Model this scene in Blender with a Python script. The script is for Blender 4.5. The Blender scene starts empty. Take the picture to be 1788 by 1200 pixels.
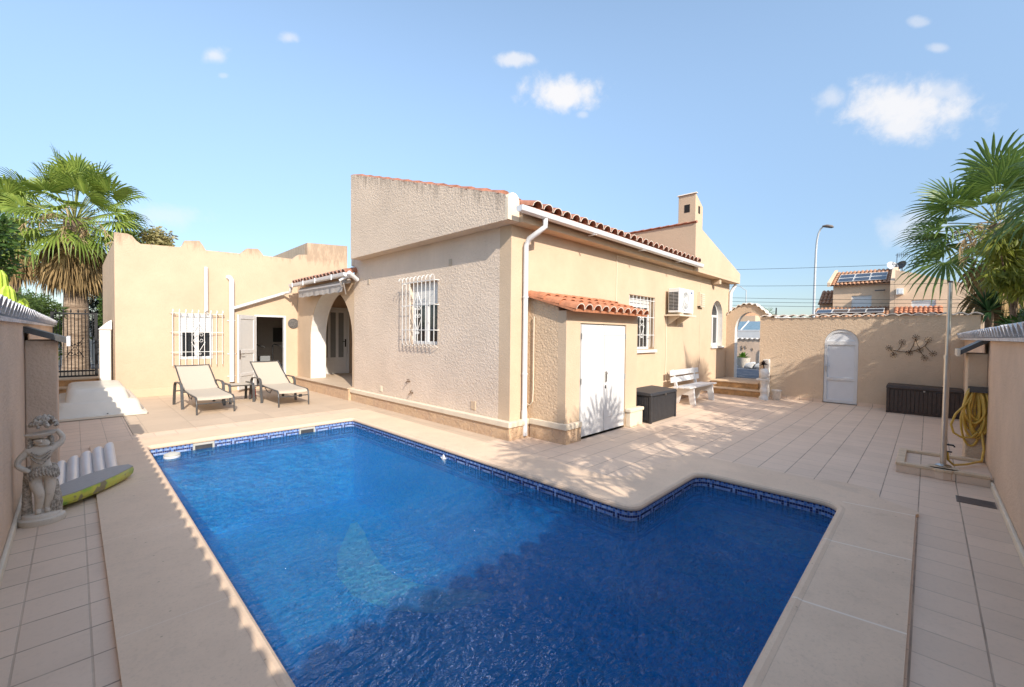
import bpy, bmesh, math, random
from math import radians, sin, cos, pi, sqrt
from mathutils import Vector, Matrix
from mathutils.geometry import tessellate_polygon

random.seed(7)
scene = bpy.context.scene
COL = scene.collection

# ------------------------------------------------------------------ camera
cam_d = bpy.data.cameras.new('camera')
cam = bpy.data.objects.new('camera', cam_d)
COL.objects.link(cam)
cam_d.sensor_width = 36.0
cam_d.lens = 36.0 * 745.345 / 1788.0
cam_d.clip_start = 0.05
cam_d.clip_end = 3000
_f, _yaw, _pit, _rol = 745.345, 0.798156708, -0.0220078504, 0.0112308693
_fw = Vector((0, cos(_pit), sin(_pit))); _rt = Vector((1, 0, 0)); _up = Vector((0, -sin(_pit), cos(_pit)))
_r2 = cos(_rol) * _rt + sin(_rol) * _up; _u2 = -sin(_rol) * _rt + cos(_rol) * _up
_V = Vector((cos(_yaw), sin(_yaw), 0)); _U = Vector((-sin(_yaw), cos(_yaw), 0))
def _w(v): return Vector((v.dot(_V), v.dot(_U), v.z))
RT, UP, FW = _w(_r2), _w(_u2), _w(_fw)
m = Matrix.Identity(4)
for i in range(3):
    m[i][0], m[i][1], m[i][2] = RT[i], UP[i], -FW[i]
m[0][3], m[1][3], m[2][3] = 0, 0, 1.62
cam.matrix_world = m
scene.camera = cam

# ------------------------------------------------------------------ light
SUN = Vector((-1.0, -2.9, 1.92)).normalized()          # towards the sun
sun_d = bpy.data.lights.new('sun', 'SUN')
sun_d.energy = 2.3
sun_d.angle = radians(0.55)
sun_d.color = (1.0, 0.91, 0.80)
sun = bpy.data.objects.new('sun', sun_d)
COL.objects.link(sun)
sun.rotation_euler = SUN.to_track_quat('Z', 'Y').to_euler()

scene.view_settings.view_transform = 'Standard'
scene.view_settings.look = 'None'
scene.view_settings.exposure = 1.42
scene.view_settings.gamma = 1.0
scene.cycles.max_bounces = 8
scene.cycles.transparent_max_bounces = 12
scene.cycles.caustics_reflective = False
scene.cycles.caustics_refractive = False
scene.cycles.use_denoising = True

# ------------------------------------------------------------------ node helpers
class NT:
    def __init__(s, tree): s.t = tree; s.n = tree.nodes; s.l = tree.links
    def node(s, typ, **kw):
        nd = s.n.new(typ)
        for k, v in kw.items(): setattr(nd, k, v)
        return nd
    def put(s, sock, v):
        if hasattr(v, 'is_linked') or isinstance(v, bpy.types.NodeSocket): s.l.new(v, sock)
        elif v is not None:
            if isinstance(v, (tuple, list)) and len(v) == 3 and sock.type == 'RGBA': v = (*v, 1)
            sock.default_value = v
    def math(s, op, a, b=None, c=None, clamp=False):
        nd = s.node('ShaderNodeMath', operation=op); nd.use_clamp = clamp
        for i, v in enumerate((a, b, c)):
            if v is not None: s.put(nd.inputs[i], v)
        return nd.outputs[0]
    def dot(s, a, b):
        nd = s.node('ShaderNodeVectorMath', operation='DOT_PRODUCT')
        s.put(nd.inputs[0], a); s.put(nd.inputs[1], b); return nd.outputs['Value']
    def noise(s, vec, scale, detail=3, rough=.55, dist=0):
        nd = s.node('ShaderNodeTexNoise')
        s.put(nd.inputs['Vector'], vec); nd.inputs['Scale'].default_value = scale
        nd.inputs['Detail'].default_value = detail; nd.inputs['Roughness'].default_value = rough
        nd.inputs['Distortion'].default_value = dist
        return nd.outputs['Fac']
    def ramp(s, fac, lo, hi, smooth=False):
        nd = s.node('ShaderNodeMapRange')
        if smooth: nd.interpolation_type = 'SMOOTHSTEP'
        s.put(nd.inputs['Value'], fac)
        nd.inputs['From Min'].default_value = lo; nd.inputs['From Max'].default_value = hi
        return nd.outputs[0]
    def mix(s, fac, a, b, blend='MIX'):
        nd = s.node('ShaderNodeMix', data_type='RGBA', blend_type=blend)
        s.put(nd.inputs[0], fac); s.put(nd.inputs[6], a); s.put(nd.inputs[7], b)
        return nd.outputs[2]
    def bump(s, h, strength, dist, normal=None):
        nd = s.node('ShaderNodeBump')
        nd.inputs['Strength'].default_value = strength; nd.inputs['Distance'].default_value = dist
        s.put(nd.inputs['Height'], h)
        if normal is not None: s.put(nd.inputs['Normal'], normal)
        return nd.outputs[0]

# ------------------------------------------------------------------ world
world = bpy.data.worlds.new('World')
scene.world = world
world.use_nodes = True
wn = NT(world.node_tree)
wn.n.clear()
sky = wn.node('ShaderNodeTexSky', sky_type='NISHITA')
sky.sun_disc = False
sky.sun_elevation = math.asin(SUN.z)
sky.sun_rotation = math.atan2(SUN.x, SUN.y)
sky.altitude = 0
sky.air_density = 1.0
sky.dust_density = 0.6
sky.ozone_density = 2.0
geo = wn.node('ShaderNodeTexCoord').outputs['Generated']
def pix_dir(x, y):
    return (FW * _f + RT * (x - 894) - UP * (y - 600)).normalized()
skyz = wn.node('ShaderNodeSeparateXYZ'); wn.put(skyz.inputs[0], geo)
hz = wn.ramp(skyz.outputs[2], -.02, .62, True)
zen = wn.ramp(skyz.outputs[2], .60, 1.0, True)
skycol = wn.mix(1.0, sky.outputs[0], wn.mix(zen, wn.mix(hz, (.325, .34, .375), (.97, .89, .775)), (1.9, 1.5, 1.2)), 'MULTIPLY')      # horizon dimmed; zenith out of view boosted and warmed as added fill for shade
wmap = wn.node('ShaderNodeMapping'); wn.put(wmap.inputs[0], geo)
n1 = wn.noise(geo, 14, 7, .6, .3)
n2 = wn.noise(geo, 38, 5, .6, .2)
nz = wn.math('ADD', wn.math('MULTIPLY', wn.math('SUBTRACT', n1, .5), 1.5), wn.math('MULTIPLY', wn.math('SUBTRACT', n2, .5), 1.3))
CLOUDS = [(1568, 186, 135, 50, .95), (985, 163, 64, 32, 1.0), (900, 104, 31, 12, .75), (374, 96, 24, 15, .7), (504, 67, 18, 11, .55), (1580, 218, 70, 32, .9), (1640, 162, 50, 26, .6), (1455, 172, 34, 22, .5),
          (1640, 84, 20, 10, .45), (1602, 38, 20, 10, .4), (1598, 398, 70, 34, .5), (290, 378, 70, 22, .4), (390, 132, 9, 5, .3), (1016, 200, 12, 7, .4)]
cov = None
for cx, cy, w, h, op in CLOUDS:
    d0 = pix_dir(cx, cy)
    r = (pix_dir(cx + w, cy) - d0); u = (pix_dir(cx, cy - h) - d0)
    vs = wn.node('ShaderNodeVectorMath', operation='SUBTRACT'); wn.put(vs.inputs[0], geo); vs.inputs[1].default_value = d0
    rr_, uu_, ru_ = r.dot(r), u.dot(u), r.dot(u); det = rr_ * uu_ - ru_ * ru_
    a = wn.dot(vs.outputs[0], tuple((r * uu_ - u * ru_) / det)); b = wn.dot(vs.outputs[0], tuple((u * rr_ - r * ru_) / det))
    d = wn.math('ADD', wn.math('POWER', wn.math('ABSOLUTE', a), 2.0), wn.math('POWER', wn.math('ABSOLUTE', b), 2.0))
    k = wn.math('ADD', wn.math('SQRT', d), nz)
    mk = wn.math('MULTIPLY', wn.math('SUBTRACT', 1.0, wn.ramp(k, .25, 1.3, True)), op)
    front = wn.math('GREATER_THAN', wn.dot(geo, tuple(d0)), .8)
    mk = wn.math('MULTIPLY', mk, front)
    cov = mk if cov is None else wn.math('MAXIMUM', cov, mk)
# clouds are lit by the sun: white with slightly greyer thin parts
skycol = wn.mix(wn.math('MULTIPLY', cov, .92), skycol, (2.5, 2.45, 2.45))
bg = wn.node('ShaderNodeBackground'); wn.put(bg.inputs[0], skycol); bg.inputs[1].default_value = 0.15
wo = wn.node('ShaderNodeOutputWorld'); wn.l.new(bg.outputs[0], wo.inputs[0])

# ------------------------------------------------------------------ materials
MATS = {}
def mat(name):
    mt = bpy.data.materials.new(name); mt.use_nodes = True
    t = NT(mt.node_tree); t.n.clear()
    out = t.node('ShaderNodeOutputMaterial'); p = t.node('ShaderNodeBsdfPrincipled')
    t.l.new(p.outputs[0], out.inputs[0])
    t.p = p; t.out = out
    t.pos = t.node('ShaderNodeNewGeometry').outputs['Position']
    t.obj = t.node('ShaderNodeTexCoord').outputs['Object']
    MATS[name] = mt
    return mt, t

def plain(name, col, rough=.6, metal=0, var=.12, scale=6, bump=0, bscale=60, spec=.5, dirt=0):
    mt, t = mat(name)
    n = t.noise(t.pos, scale, 5, .6)
    c2 = tuple(max(0, v * (1 - var)) for v in col); c3 = tuple(min(1, v * (1 + var)) for v in col)
    c = t.mix(t.ramp(n, .3, .7), c2, c3)
    if dirt:
        dn = t.noise(t.pos, scale * .45, 6, .7)
        c = t.mix(t.math('MULTIPLY', t.ramp(dn, .52, .75), dirt), c, tuple(v * .35 for v in col))
    t.put(t.p.inputs['Base Color'], c)
    t.p.inputs['Roughness'].default_value = rough
    t.p.inputs['Metallic'].default_value = metal
    t.p.inputs['Specular IOR Level'].default_value = spec
    if bump:
        t.put(t.p.inputs['Normal'], t.bump(t.noise(t.pos, bscale, 3, .6), bump, .01))
    return mt

def stucco(name, col, bscale=30, bstr=.6, bdist=.012, var=.10, stain=.25, streak=0.0, top=None):
    mt, t = mat(name)
    n = t.noise(t.pos, 1.1, 6, .65)
    n2 = t.noise(t.pos, 9, 4, .6)
    c = t.mix(t.ramp(n, .3, .72), tuple(v * (1 - var) for v in col), tuple(min(1, v * (1 + var * .6)) for v in col))
    c = t.mix(t.math('MULTIPLY', t.ramp(n2, .55, .8), stain * .5), c, tuple(v * .62 for v in col))
    if streak:
        mp = t.node('ShaderNodeMapping'); t.put(mp.inputs[0], t.pos); mp.inputs['Scale'].default_value = (9, 9, .7)
        sn = t.noise(mp.outputs[0], 1.0, 5, .7)
        c = t.mix(t.math('MULTIPLY', t.ramp(sn, .52, .78), streak), c, tuple(v * .5 for v in col))
    if top:      # lichen and rain marks running down from the parapet: z0 + slope * y, reach
        sx_ = t.node('ShaderNodeSeparateXYZ'); t.put(sx_.inputs[0], t.pos)
        dz = t.math('SUBTRACT', t.math('ADD', top[0], t.math('MULTIPLY', sx_.outputs[1], top[1])), sx_.outputs[2])
        mp2 = t.node('ShaderNodeMapping'); t.put(mp2.inputs[0], t.pos); mp2.inputs['Scale'].default_value = (7, 7, 1.6)
        k_ = t.math('SUBTRACT', t.noise(mp2.outputs[0], 1.0, 6, .75), t.math('MULTIPLY', t.ramp(dz, -.05, top[2]), .30))
        c = t.mix(t.math('MULTIPLY', t.ramp(k_, .36, .58, True), top[3]), c, tuple(v * .48 for v in col))
    # faint trowel patches
    pn = t.noise(t.pos, .55, 3, .5, .6)
    c = t.mix(t.math('MULTIPLY', t.ramp(pn, .50, .56, True), .10), c, tuple(v * .80 for v in col))
    t.put(t.p.inputs['Base Color'], c)
    t.p.inputs['Roughness'].default_value = .9
    t.p.inputs['Specular IOR Level'].default_value = .2
    v = t.node('ShaderNodeTexVoronoi', feature='SMOOTH_F1'); t.put(v.inputs['Vector'], t.pos); v.inputs['Scale'].default_value = bscale
    hn = t.noise(t.pos, bscale * 1.4, 4, .65, .4)
    h = t.math('ADD', t.math('MULTIPLY', hn, .75), t.math('MULTIPLY', v.outputs['Distance'], .5))
    t.put(t.p.inputs['Normal'], t.bump(h, bstr, bdist))
    return mt

M = {}
M['stucco'] = stucco('cream_stucco', (.585, .445, .31), 42, .5, .010, stain=.12)
M['stucco_rough'] = stucco('rough_stucco', (.70, .57, .45), 30, .85, .019, stain=.2, streak=.12)
M['stucco_gable'] = stucco('gable_stucco', (.68, .555, .435), 30, .85, .019, stain=.2, streak=.12, top=(2.27, .305, .5, .7))
M['stucco_shed'] = stucco('shed_stucco', (.66, .49, .33), 28, .95, .022, stain=.4)
M['stucco_garden'] = stucco('garden_wall_stucco', (.68, .505, .37), 34, .8, .014, stain=.35, var=.14)
M['stucco_far'] = stucco('far_wall_stucco', (.62, .475, .335), 30, .8, .014, stain=.2)
M['stucco_annex'] = stucco('annex_stucco', (.56, .42, .295), 38, .55, .010, stain=.12, top=(3.84, 0, .45, .6))
M['stucco_old'] = stucco('weathered_stucco', (.50, .41, .31), 30, .8, .014, stain=.9, streak=.8)
M['villa_wall'] = stucco('villa_render', (.70, .52, .36), 10, .3, .01)
M['white_render'] = plain('white_render', (.70, .67, .62), .85, var=.05, bump=.3, bscale=40)
M['white'] = plain('white_paint', (.63, .63, .62), .45, var=.03)
M['white_pvc'] = plain('white_pvc', (.66, .67, .68), .3, var=.02)
M['iron_white'] = plain('white_painted_iron', (.72, .71, .68), .4, var=.04)
M['cream_paint'] = plain('cream_paint', (.70, .60, .46), .7, var=.06, bump=.2)
M['shutter'] = plain('shutter_slats', (.62, .62, .60), .45, var=.03)
M['mortar'] = plain('mortar', (.70, .62, .52), .9, var=.15, scale=20, bump=.3)
M['cap_white'] = plain('white_washed_tile', (.66, .64, .63), .8, var=.2, scale=14, bump=.4, bscale=50, dirt=.6)
M['far_cap'] = plain('pale_tile', (.74, .66, .57), .8, var=.12, scale=14, bump=.3)
M['terra'] = plain('terracotta', (.36, .155, .095), .8, var=.4, scale=9, bump=.35, bscale=40, dirt=.45)
M['terra_new'] = plain('terracotta_orange', (.47, .19, .095), .8, var=.3, scale=8, bump=.3, bscale=40)
M['terra_old'] = plain('terracotta_old', (.42, .22, .12), .85, var=.35, scale=12, bump=.3, dirt=.3)
M['stone'] = None
M['dark'] = plain('dark_void', (.012, .011, .01), .9, var=.1)
M['resin'] = plain('black_resin', (.028, .028, .031), .55, var=.25, scale=18, bump=.15, bscale=25)
M['resin_brown'] = plain('brown_resin', (.055, .038, .03), .55, var=.25, scale=14, bump=.15, bscale=25)
M['frame_grey'] = plain('grey_aluminium', (.085, .085, .085), .4, .4, var=.15, scale=20)
M['sling'] = plain('beige_sling', (.46, .40, .315), .8, var=.05, scale=60, bump=.25, bscale=180)
M['steel'] = plain('brushed_steel', (.55, .52, .48), .28, .95, var=.08)
M['iron'] = plain('black_iron', (.022, .022, .024), .5, .3, var=.2)
M['rust'] = plain('rusty_iron', (.11, .066, .034), .7, .3, var=.5, scale=25)
M['ac'] = plain('ac_casing', (.74, .75, .73), .4, var=.02)
M['ac_grey'] = plain('ac_grille_grey', (.22, .23, .235), .5, var=.05)
M['logo'] = plain('blue_badge', (.03, .06, .22), .4, var=.05)
M['fibre'] = plain('white_fibreglass', (.66, .62, .52), .4, var=.05, scale=3, dirt=.22)
M['vinyl'] = plain('pale_vinyl', (.66, .615, .58), .3, var=.05)
M['vinyl_grey'] = plain('grey_canvas', (.36, .335, .31), .7, var=.06, scale=30)
M['hose'] = plain('yellow_hose', (.58, .38, .07), .4, var=.18, scale=12)
M['plaster_white'] = plain('white_cast_stone', (.70, .68, .64), .75, var=.08, scale=22, bump=.4, bscale=60)
M['flower_dark'] = plain('dark_rosette_leaf', (.03, .016, .016), .5, var=.4, scale=30)
M['leaf'] = plain('leaf', (.05, .095, .022), .5, var=.5, scale=5)
M['soil'] = plain('soil', (.06, .045, .035), .95, var=.4)
M['trunk'] = None
M['bark'] = plain('bark', (.17, .12, .08), .9, var=.4, scale=14, bump=.9, bscale=25)
M['glass'] = plain('window_glass', (.018, .022, .026), .04, var=.2, spec=.9)
M['glass_grey'] = plain('frosted_glass', (.20, .21, .21), .35, var=.06, spec=.6)
M['glass_blue'] = plain('roof_glass', (.16, .24, .28), .1, var=.15, spec=.8)
M['pv'] = plain('solar_cell', (.03, .036, .05), .15, var=.2, scale=2, spec=.8)
M['asphalt'] = plain('asphalt', (.085, .095, .115), .9, var=.15, scale=20, bump=.3)
M['room'] = plain('room_plaster', (.55, .50, .45), .9, var=.04)
M['step'] = plain('sandstone_step', (.52, .30, .13), .7, var=.3, scale=7, bump=.3)
M['step_top'] = plain('sandstone_tread', (.62, .47, .31), .75, var=.15, scale=9, bump=.2)
M['water_skimmer'] = plain('skimmer_plastic', (.46, .46, .41), .4, var=.05)
M['cactus'] = plain('yellow_green_cactus', (.33, .44, .035), .5, var=.15, scale=20, bump=.3)
M['earth'] = plain('dry_earth', (.27, .215, .15), .95, var=.3, scale=2, bump=.4, bscale=8)
M['lampmetal'] = plain('galvanised_steel', (.50, .51, .51), .5, .3, var=.1)
M['grate'] = plain('drain_grate', (.15, .12, .10), .6, var=.2)
M['art'] = plain('carved_disc', (.10, .095, .09), .6, var=.7, scale=45, bump=1, bscale=45)
M['redcloth'] = plain('red_cloth', (.30, .05, .04), .8)

# stone plinth (veined sandstone slabs)
mt, t = mat('sandstone_plinth'); M['stone'] = mt
br = t.node('ShaderNodeTexBrick')
mp = t.node('ShaderNodeCombineXYZ')
sx = t.node('ShaderNodeSeparateXYZ'); t.put(sx.inputs[0], t.pos)
t.put(mp.inputs[0], t.math('ADD', sx.outputs[0], sx.outputs[1])); t.put(mp.inputs[1], sx.outputs[2])
t.put(br.inputs['Vector'], mp.outputs[0]); br.inputs['Scale'].default_value = 1
br.inputs['Brick Width'].default_value = .42; br.inputs['Row Height'].default_value = .5
br.inputs['Mortar Size'].default_value = .006; br.offset = .5
br.inputs['Color1'].default_value = (.60, .42, .27, 1); br.inputs['Color2'].default_value = (.52, .345, .235, 1); br.inputs['Mortar'].default_value = (.45, .34, .25, 1)
vn = t.noise(t.pos, 5, 7, .7, 1.2)
c = t.mix(t.ramp(vn, .35, .7), br.outputs['Color'], (.66, .46, .28))
c = t.mix(t.math('MULTIPLY', t.ramp(t.noise(t.pos, 11, 5, .7), .55, .75), .6), c, (.40, .25, .16))
t.put(t.p.inputs['Base Color'], c); t.p.inputs['Roughness'].default_value = .8
t.put(t.p.inputs['Normal'], t.bump(t.noise(t.pos, 12, 6, .7, .6), 1.0, .04))

# palm trunk: rings
mt, t = mat('palm_trunk'); M['trunk'] = mt
mp = t.node('ShaderNodeMapping'); t.put(mp.inputs[0], t.pos); mp.inputs['Scale'].default_value = (3, 3, 16)
n = t.noise(mp.outputs[0], 1.0, 5, .7)
t.put(t.p.inputs['Base Color'], t.mix(t.ramp(n, .35, .65), (.15, .10, .065), (.36, .27, .19)))
t.p.inputs['Roughness'].default_value = .95
t.put(t.p.inputs['Normal'], t.bump(n, 1.0, .05))

def leafmat(name, c1, c2, trans=.35, rough=.45):
    mt, t = mat(name)
    oi = t.node('ShaderNodeNewGeometry').outputs['Random Per Island']
    n = t.noise(t.pos, 1.7, 3)
    f = t.math('ADD', t.math('MULTIPLY', oi, .6), t.math('MULTIPLY', n, .5), clamp=True)
    c = t.mix(f, c1, c2)
    t.put(t.p.inputs['Base Color'], c); t.p.inputs['Roughness'].default_value = rough
    tr = t.node('ShaderNodeBsdfTranslucent'); t.put(tr.inputs[0], c)
    mx = t.node('ShaderNodeMixShader'); mx.inputs[0].default_value = trans
    t.l.new(t.p.outputs[0], mx.inputs[1]); t.l.new(tr.outputs[0], mx.inputs[2]); t.l.new(mx.outputs[0], t.out.inputs[0])
    return mt
M['palm_leaf'] = leafmat('palm_leaf', (.105, .19, .025), (.31, .38, .07))
M['palm_dark'] = leafmat('palm_leaf_dark', (.05, .115, .025), (.18, .26, .055))
M['palm_dead'] = leafmat('palm_leaf_dead', (.20, .13, .055), (.42, .29, .13), .2, .8)
M['palm_stalk'] = plain('palm_stalk', (.22, .25, .06), .5, var=.3)
M['bloom'] = leafmat('palm_bloom', (.38, .27, .14), (.55, .42, .25), .2, .8)
M['tree_dark'] = leafmat('leaf_dark', (.018, .05, .010), (.09, .17, .03))
M['tree_mid'] = leafmat('leaf_mid', (.03, .075, .015), (.11, .17, .035))
M['tree_yellow'] = leafmat('leaf_yellow_green', (.13, .17, .022), (.33, .35, .06), .5)
M['conifer'] = leafmat('leaf_conifer', (.012, .022, .014), (.035, .05, .025))
M['yucca'] = leafmat('yucca_leaf', (.018, .055, .022), (.06, .12, .04), .2)
M['pot_plant'] = leafmat('potted_leaf', (.05, .14, .015), (.16, .30, .04), .4)
M['pale_bloom'] = leafmat('pale_bloom_leaf', (.20, .19, .07), (.42, .36, .16), .3)

# paving tiles
def paving(name, col, jx, jy, ox, oy, wx, jointcol, jstr_x=.35, jstr_y=.8, var=.12):
    mt, t = mat(name)
    s = t.node('ShaderNodeSeparateXYZ'); t.put(s.inputs[0], t.pos)
    def line(v, step, off, w):
        fx = t.math('FRACT', t.math('DIVIDE', t.math('SUBTRACT', v, off - 100 * step), step))
        d = t.math('MINIMUM', fx, t.math('SUBTRACT', 1.0, fx))
        return t.math('SUBTRACT', 1.0, t.ramp(d, w * .55 / step, w / step, True)), t.math('FLOOR', t.math('DIVIDE', t.math('SUBTRACT', v, off - 100 * step), step))
    lx, ix = line(s.outputs[0], jx, ox, wx); ly, iy = line(s.outputs[1], jy, oy, wx)
    wn_ = t.node('ShaderNodeTexWhiteNoise', noise_dimensions='2D')
    cb = t.node('ShaderNodeCombineXYZ'); t.put(cb.inputs[0], ix); t.put(cb.inputs[1], iy); t.put(wn_.inputs['Vector'], cb.outputs[0])
    c = t.mix(wn_.outputs['Value'], tuple(v * (1 - var * .7) for v in col), tuple(v * (1 + var * .6) for v in col))
    n = t.noise(t.pos, 1.6, 6, .65)
    c = t.mix(t.math('MULTIPLY', t.ramp(n, .48, .72), .45), c, tuple(v * .78 for v in col))
    n3 = t.noise(t.pos, 34, 4, .7)
    c = t.mix(t.math('MULTIPLY', t.ramp(n3, .52, .75), .28), c, tuple(v * .68 for v in col))
    jn = t.ramp(t.noise(t.pos, 3.0, 3, .6), .3, .6)
    j = t.math('MAXIMUM', t.math('MULTIPLY', lx, jstr_x), t.math('MULTIPLY', ly, jstr_y))
    j = t.math('MULTIPLY', j, t.math('ADD', .45, t.math('MULTIPLY', jn, .55)))
    c = t.mix(j, c, jointcol)
    t.put(t.p.inputs['Base Color'], c)
    t.put(t.p.inputs['Roughness'], t.math('ADD', .5, t.math('MULTIPLY', n, .25)))
    t.p.inputs['Specular IOR Level'].default_value = .35
    h = t.math('SUBTRACT', t.math('MULTIPLY', n3, .15), t.math('MAXIMUM', lx, ly))
    t.put(t.p.inputs['Normal'], t.bump(h, .5, .004))
    return mt
M['paving'] = paving('patio_tiles', (.70, .53, .39), .27, .29, .05, .03, .006, (.24, .18, .135), .42, .9, .06)
M['terrace'] = paving('terrace_tiles', (.53, .415, .30), .60, .60, .2, 8.2, .008, (.30, .23, .17), .45, .35, .08)

# coping
mt, t = mat('pool_coping_stone'); M['coping'] = mt
s = t.node('ShaderNodeSeparateXYZ'); t.put(s.inputs[0], t.pos)
def jline(v, step, off, w):
    fx = t.math('FRACT', t.math('DIVIDE', t.math('SUBTRACT', v, off - 100 * step), step))
    d = t.math('MINIMUM', fx, t.math('SUBTRACT', 1.0, fx))
    return t.math('SUBTRACT', 1.0, t.ramp(d, w * .3 / step, w / step, True))
inr = t.math('LESS_THAN', s.outputs[1], .56)
inl = t.math('LESS_THAN', s.outputs[0], .66)
jl = t.math('MAXIMUM', t.math('MULTIPLY', jline(t.math('ADD', s.outputs[0], t.math('MULTIPLY', s.outputs[1], .12)), 1.07, 3.12, .012), inr), t.math('MULTIPLY', jline(s.outputs[1], 1.45, 4.4, .007), t.math('MULTIPLY', inl, .35)))
base = (.70, .52, .365)
n = t.noise(t.pos, 1.3, 6, .65); n2 = t.noise(t.pos, 55, 5, .75); n3 = t.noise(t.pos, 7, 5, .7)
c = t.mix(t.ramp(n, .3, .7), tuple(v * .9 for v in base), tuple(v * 1.08 for v in base))
c = t.mix(t.math('MULTIPLY', t.ramp(n2, .52, .72), .40), c, tuple(v * .62 for v in base))
c = t.mix(t.math('MULTIPLY', t.ramp(n3, .56, .75), .35), c, (.44, .31, .21))
spk = t.node('ShaderNodeTexVoronoi'); t.put(spk.inputs['Vector'], t.pos); spk.inputs['Scale'].default_value = 9
c = t.mix(t.math('MULTIPLY', t.math('SUBTRACT', 1.0, t.ramp(spk.outputs['Distance'], .035, .07)), .5), c, (.2, .14, .1))
c = t.mix(t.math('MULTIPLY', t.ramp(t.noise(t.pos, 2.2, 6, .7, .5), .55, .72), .25), c, (.42, .33, .25))
c = t.mix(t.math('MULTIPLY', jl, .8), c, (.80, .70, .59))
t.put(t.p.inputs['Base Color'], c); t.p.inputs['Roughness'].default_value = .8
t.put(t.p.inputs['Normal'], t.bump(n2, .3, .004))

# mosaic
def mosaic(name, c1, c2, scale=40):
    mt, t = mat(name)
    w = t.node('ShaderNodeTexWhiteNoise', noise_dimensions='3D')
    fl = t.node('ShaderNodeVectorMath', operation='FLOOR'); sc = t.node('ShaderNodeVectorMath', operation='SCALE')
    ad = t.node('ShaderNodeVectorMath', operation='ADD'); t.put(ad.inputs[0], t.pos); ad.inputs[1].default_value = (.0111, .0113, .0117)
    t.put(sc.inputs[0], ad.outputs[0]); sc.inputs['Scale'].default_value = scale
    t.put(fl.inputs[0], sc.outputs[0]); t.put(w.inputs['Vector'], fl.outputs[0])
    t.put(t.p.inputs['Base Color'], t.mix(w.outputs['Value'], c1, c2)); t.p.inputs['Roughness'].default_value = .25
    return mt
M['pool_floor'] = mosaic('pool_mosaic', (.05, .50, 1.0), (.18, .68, 1.0))
M['painted_sun_patch'] = mosaic('painted_sunlight_mosaic', (.62, .97, .90), (.88, 1.0, .95))  # pale colour standing in for sunlight on the pool floor
M['tile_dark'] = mosaic('band_tile_navy', (.008, .012, .07), (.02, .03, .14))
M['tile_mid'] = mosaic('band_tile_blue', (.04, .12, .42), (.10, .24, .60))
M['tile_light'] = mosaic('band_tile_pale', (.14, .25, .55), (.34, .47, .74))
M['grout'] = plain('grout', (.36, .42, .52), .9)

# water: clear tinted sheet with a rippled reflecting skin
mt = bpy.data.materials.new('pool_water'); mt.use_nodes = True; M['water'] = mt
t = NT(mt.node_tree); t.n.clear()
out = t.node('ShaderNodeOutputMaterial')
pos = t.node('ShaderNodeNewGeometry').outputs['Position']
mp = t.node('ShaderNodeMapping'); t.put(mp.inputs[0], pos); mp.inputs['Rotation'].default_value = (0, 0, radians(40)); mp.inputs['Scale'].default_value = (1.0, 1.9, 1)
wa = t.noise(mp.outputs[0], 4.2, 3, .55, .9); wb = t.noise(mp.outputs[0], 15, 3, .6, .5); wc = t.noise(pos, 2.0, 2, .5, .5)
amp = t.math('ADD', .45, t.math('MULTIPLY', t.ramp(t.noise(pos, .55, 2, .5), .35, .65, True), .65))
h = t.math('MULTIPLY', t.math('ADD', t.math('ADD', t.math('MULTIPLY', wa, 1.0), t.math('MULTIPLY', wb, .55)), t.math('MULTIPLY', wc, .6)), amp)
nrm = t.bump(h, 1.0, .48)
rf = t.node('ShaderNodeBsdfRefraction'); rf.inputs['IOR'].default_value = 1.33; rf.inputs['Roughness'].default_value = 0
rf.inputs['Color'].default_value = (.55, .93, 1.0, 1); t.put(rf.inputs['Normal'], nrm)
gl = t.node('ShaderNodeBsdfGlossy'); gl.inputs['Roughness'].default_value = .03; t.put(gl.inputs['Normal'], nrm)
fr = t.node('ShaderNodeFresnel'); fr.inputs['IOR'].default_value = 1.74; t.put(fr.inputs['Normal'], nrm)
mx = t.node('ShaderNodeMixShader'); t.l.new(fr.outputs[0], mx.inputs[0]); 
tp = t.node('ShaderNodeBsdfTransparent'); t.put(tp.inputs[0], (.55, .93, 1.0))
tr_ = t.node('ShaderNodeMixShader'); tr_.inputs[0].default_value = .15; t.l.new(tp.outputs[0], tr_.inputs[1]); t.l.new(rf.outputs[0], tr_.inputs[2])
df = t.node('ShaderNodeBsdfDiffuse'); t.put(df.inputs[0], (.006, .33, 1.0))      # light scattered back by the water itself
sc_ = t.node('ShaderNodeMixShader'); sc_.inputs[0].default_value = .17; t.l.new(tr_.outputs[0], sc_.inputs[1]); t.l.new(df.outputs[0], sc_.inputs[2]); t.l.new(sc_.outputs[0], mx.inputs[1])
t.l.new(gl.outputs[0], mx.inputs[2])
t.l.new(mx.outputs[0], out.inputs[0])

# striped statue stone with dark wash in the hollows
mt, t = mat('antiqued_stone'); M['statue'] = mt
n = t.noise(t.pos, 38, 6, .75, .6)
ao = t.node('ShaderNodeNewGeometry').outputs['Pointiness']
c = t.mix(t.math('MULTIPLY', t.ramp(n, .55, .72), .6), (.64, .555, .45), (.28, .235, .19))
t.put(t.p.inputs['Base Color'], c); t.p.inputs['Roughness'].default_value = .85
t.put(t.p.inputs['Normal'], t.bump(n, .5, .006))
M['statue_dark'] = plain('antiqued_stone_relief', (.42, .36, .29), .9, var=.6, scale=55, bump=.8, bscale=60)
# green printed vinyl
mt, t = mat('green_print'); M['greenprint'] = mt
v = t.node('ShaderNodeTexVoronoi'); t.put(v.inputs['Vector'], t.pos); v.inputs['Scale'].default_value = 9
c = t.mix(t.ramp(v.outputs['Distance'], .2, .5), (.24, .46, .05), (.55, .55, .08))
c = t.mix(t.ramp(t.noise(t.pos, 8, 2, .5), .56, .60), c, (.26, .22, .12))
t.put(t.p.inputs['Base Color'], c); t.p.inputs['Roughness'].default_value = .3

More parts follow.
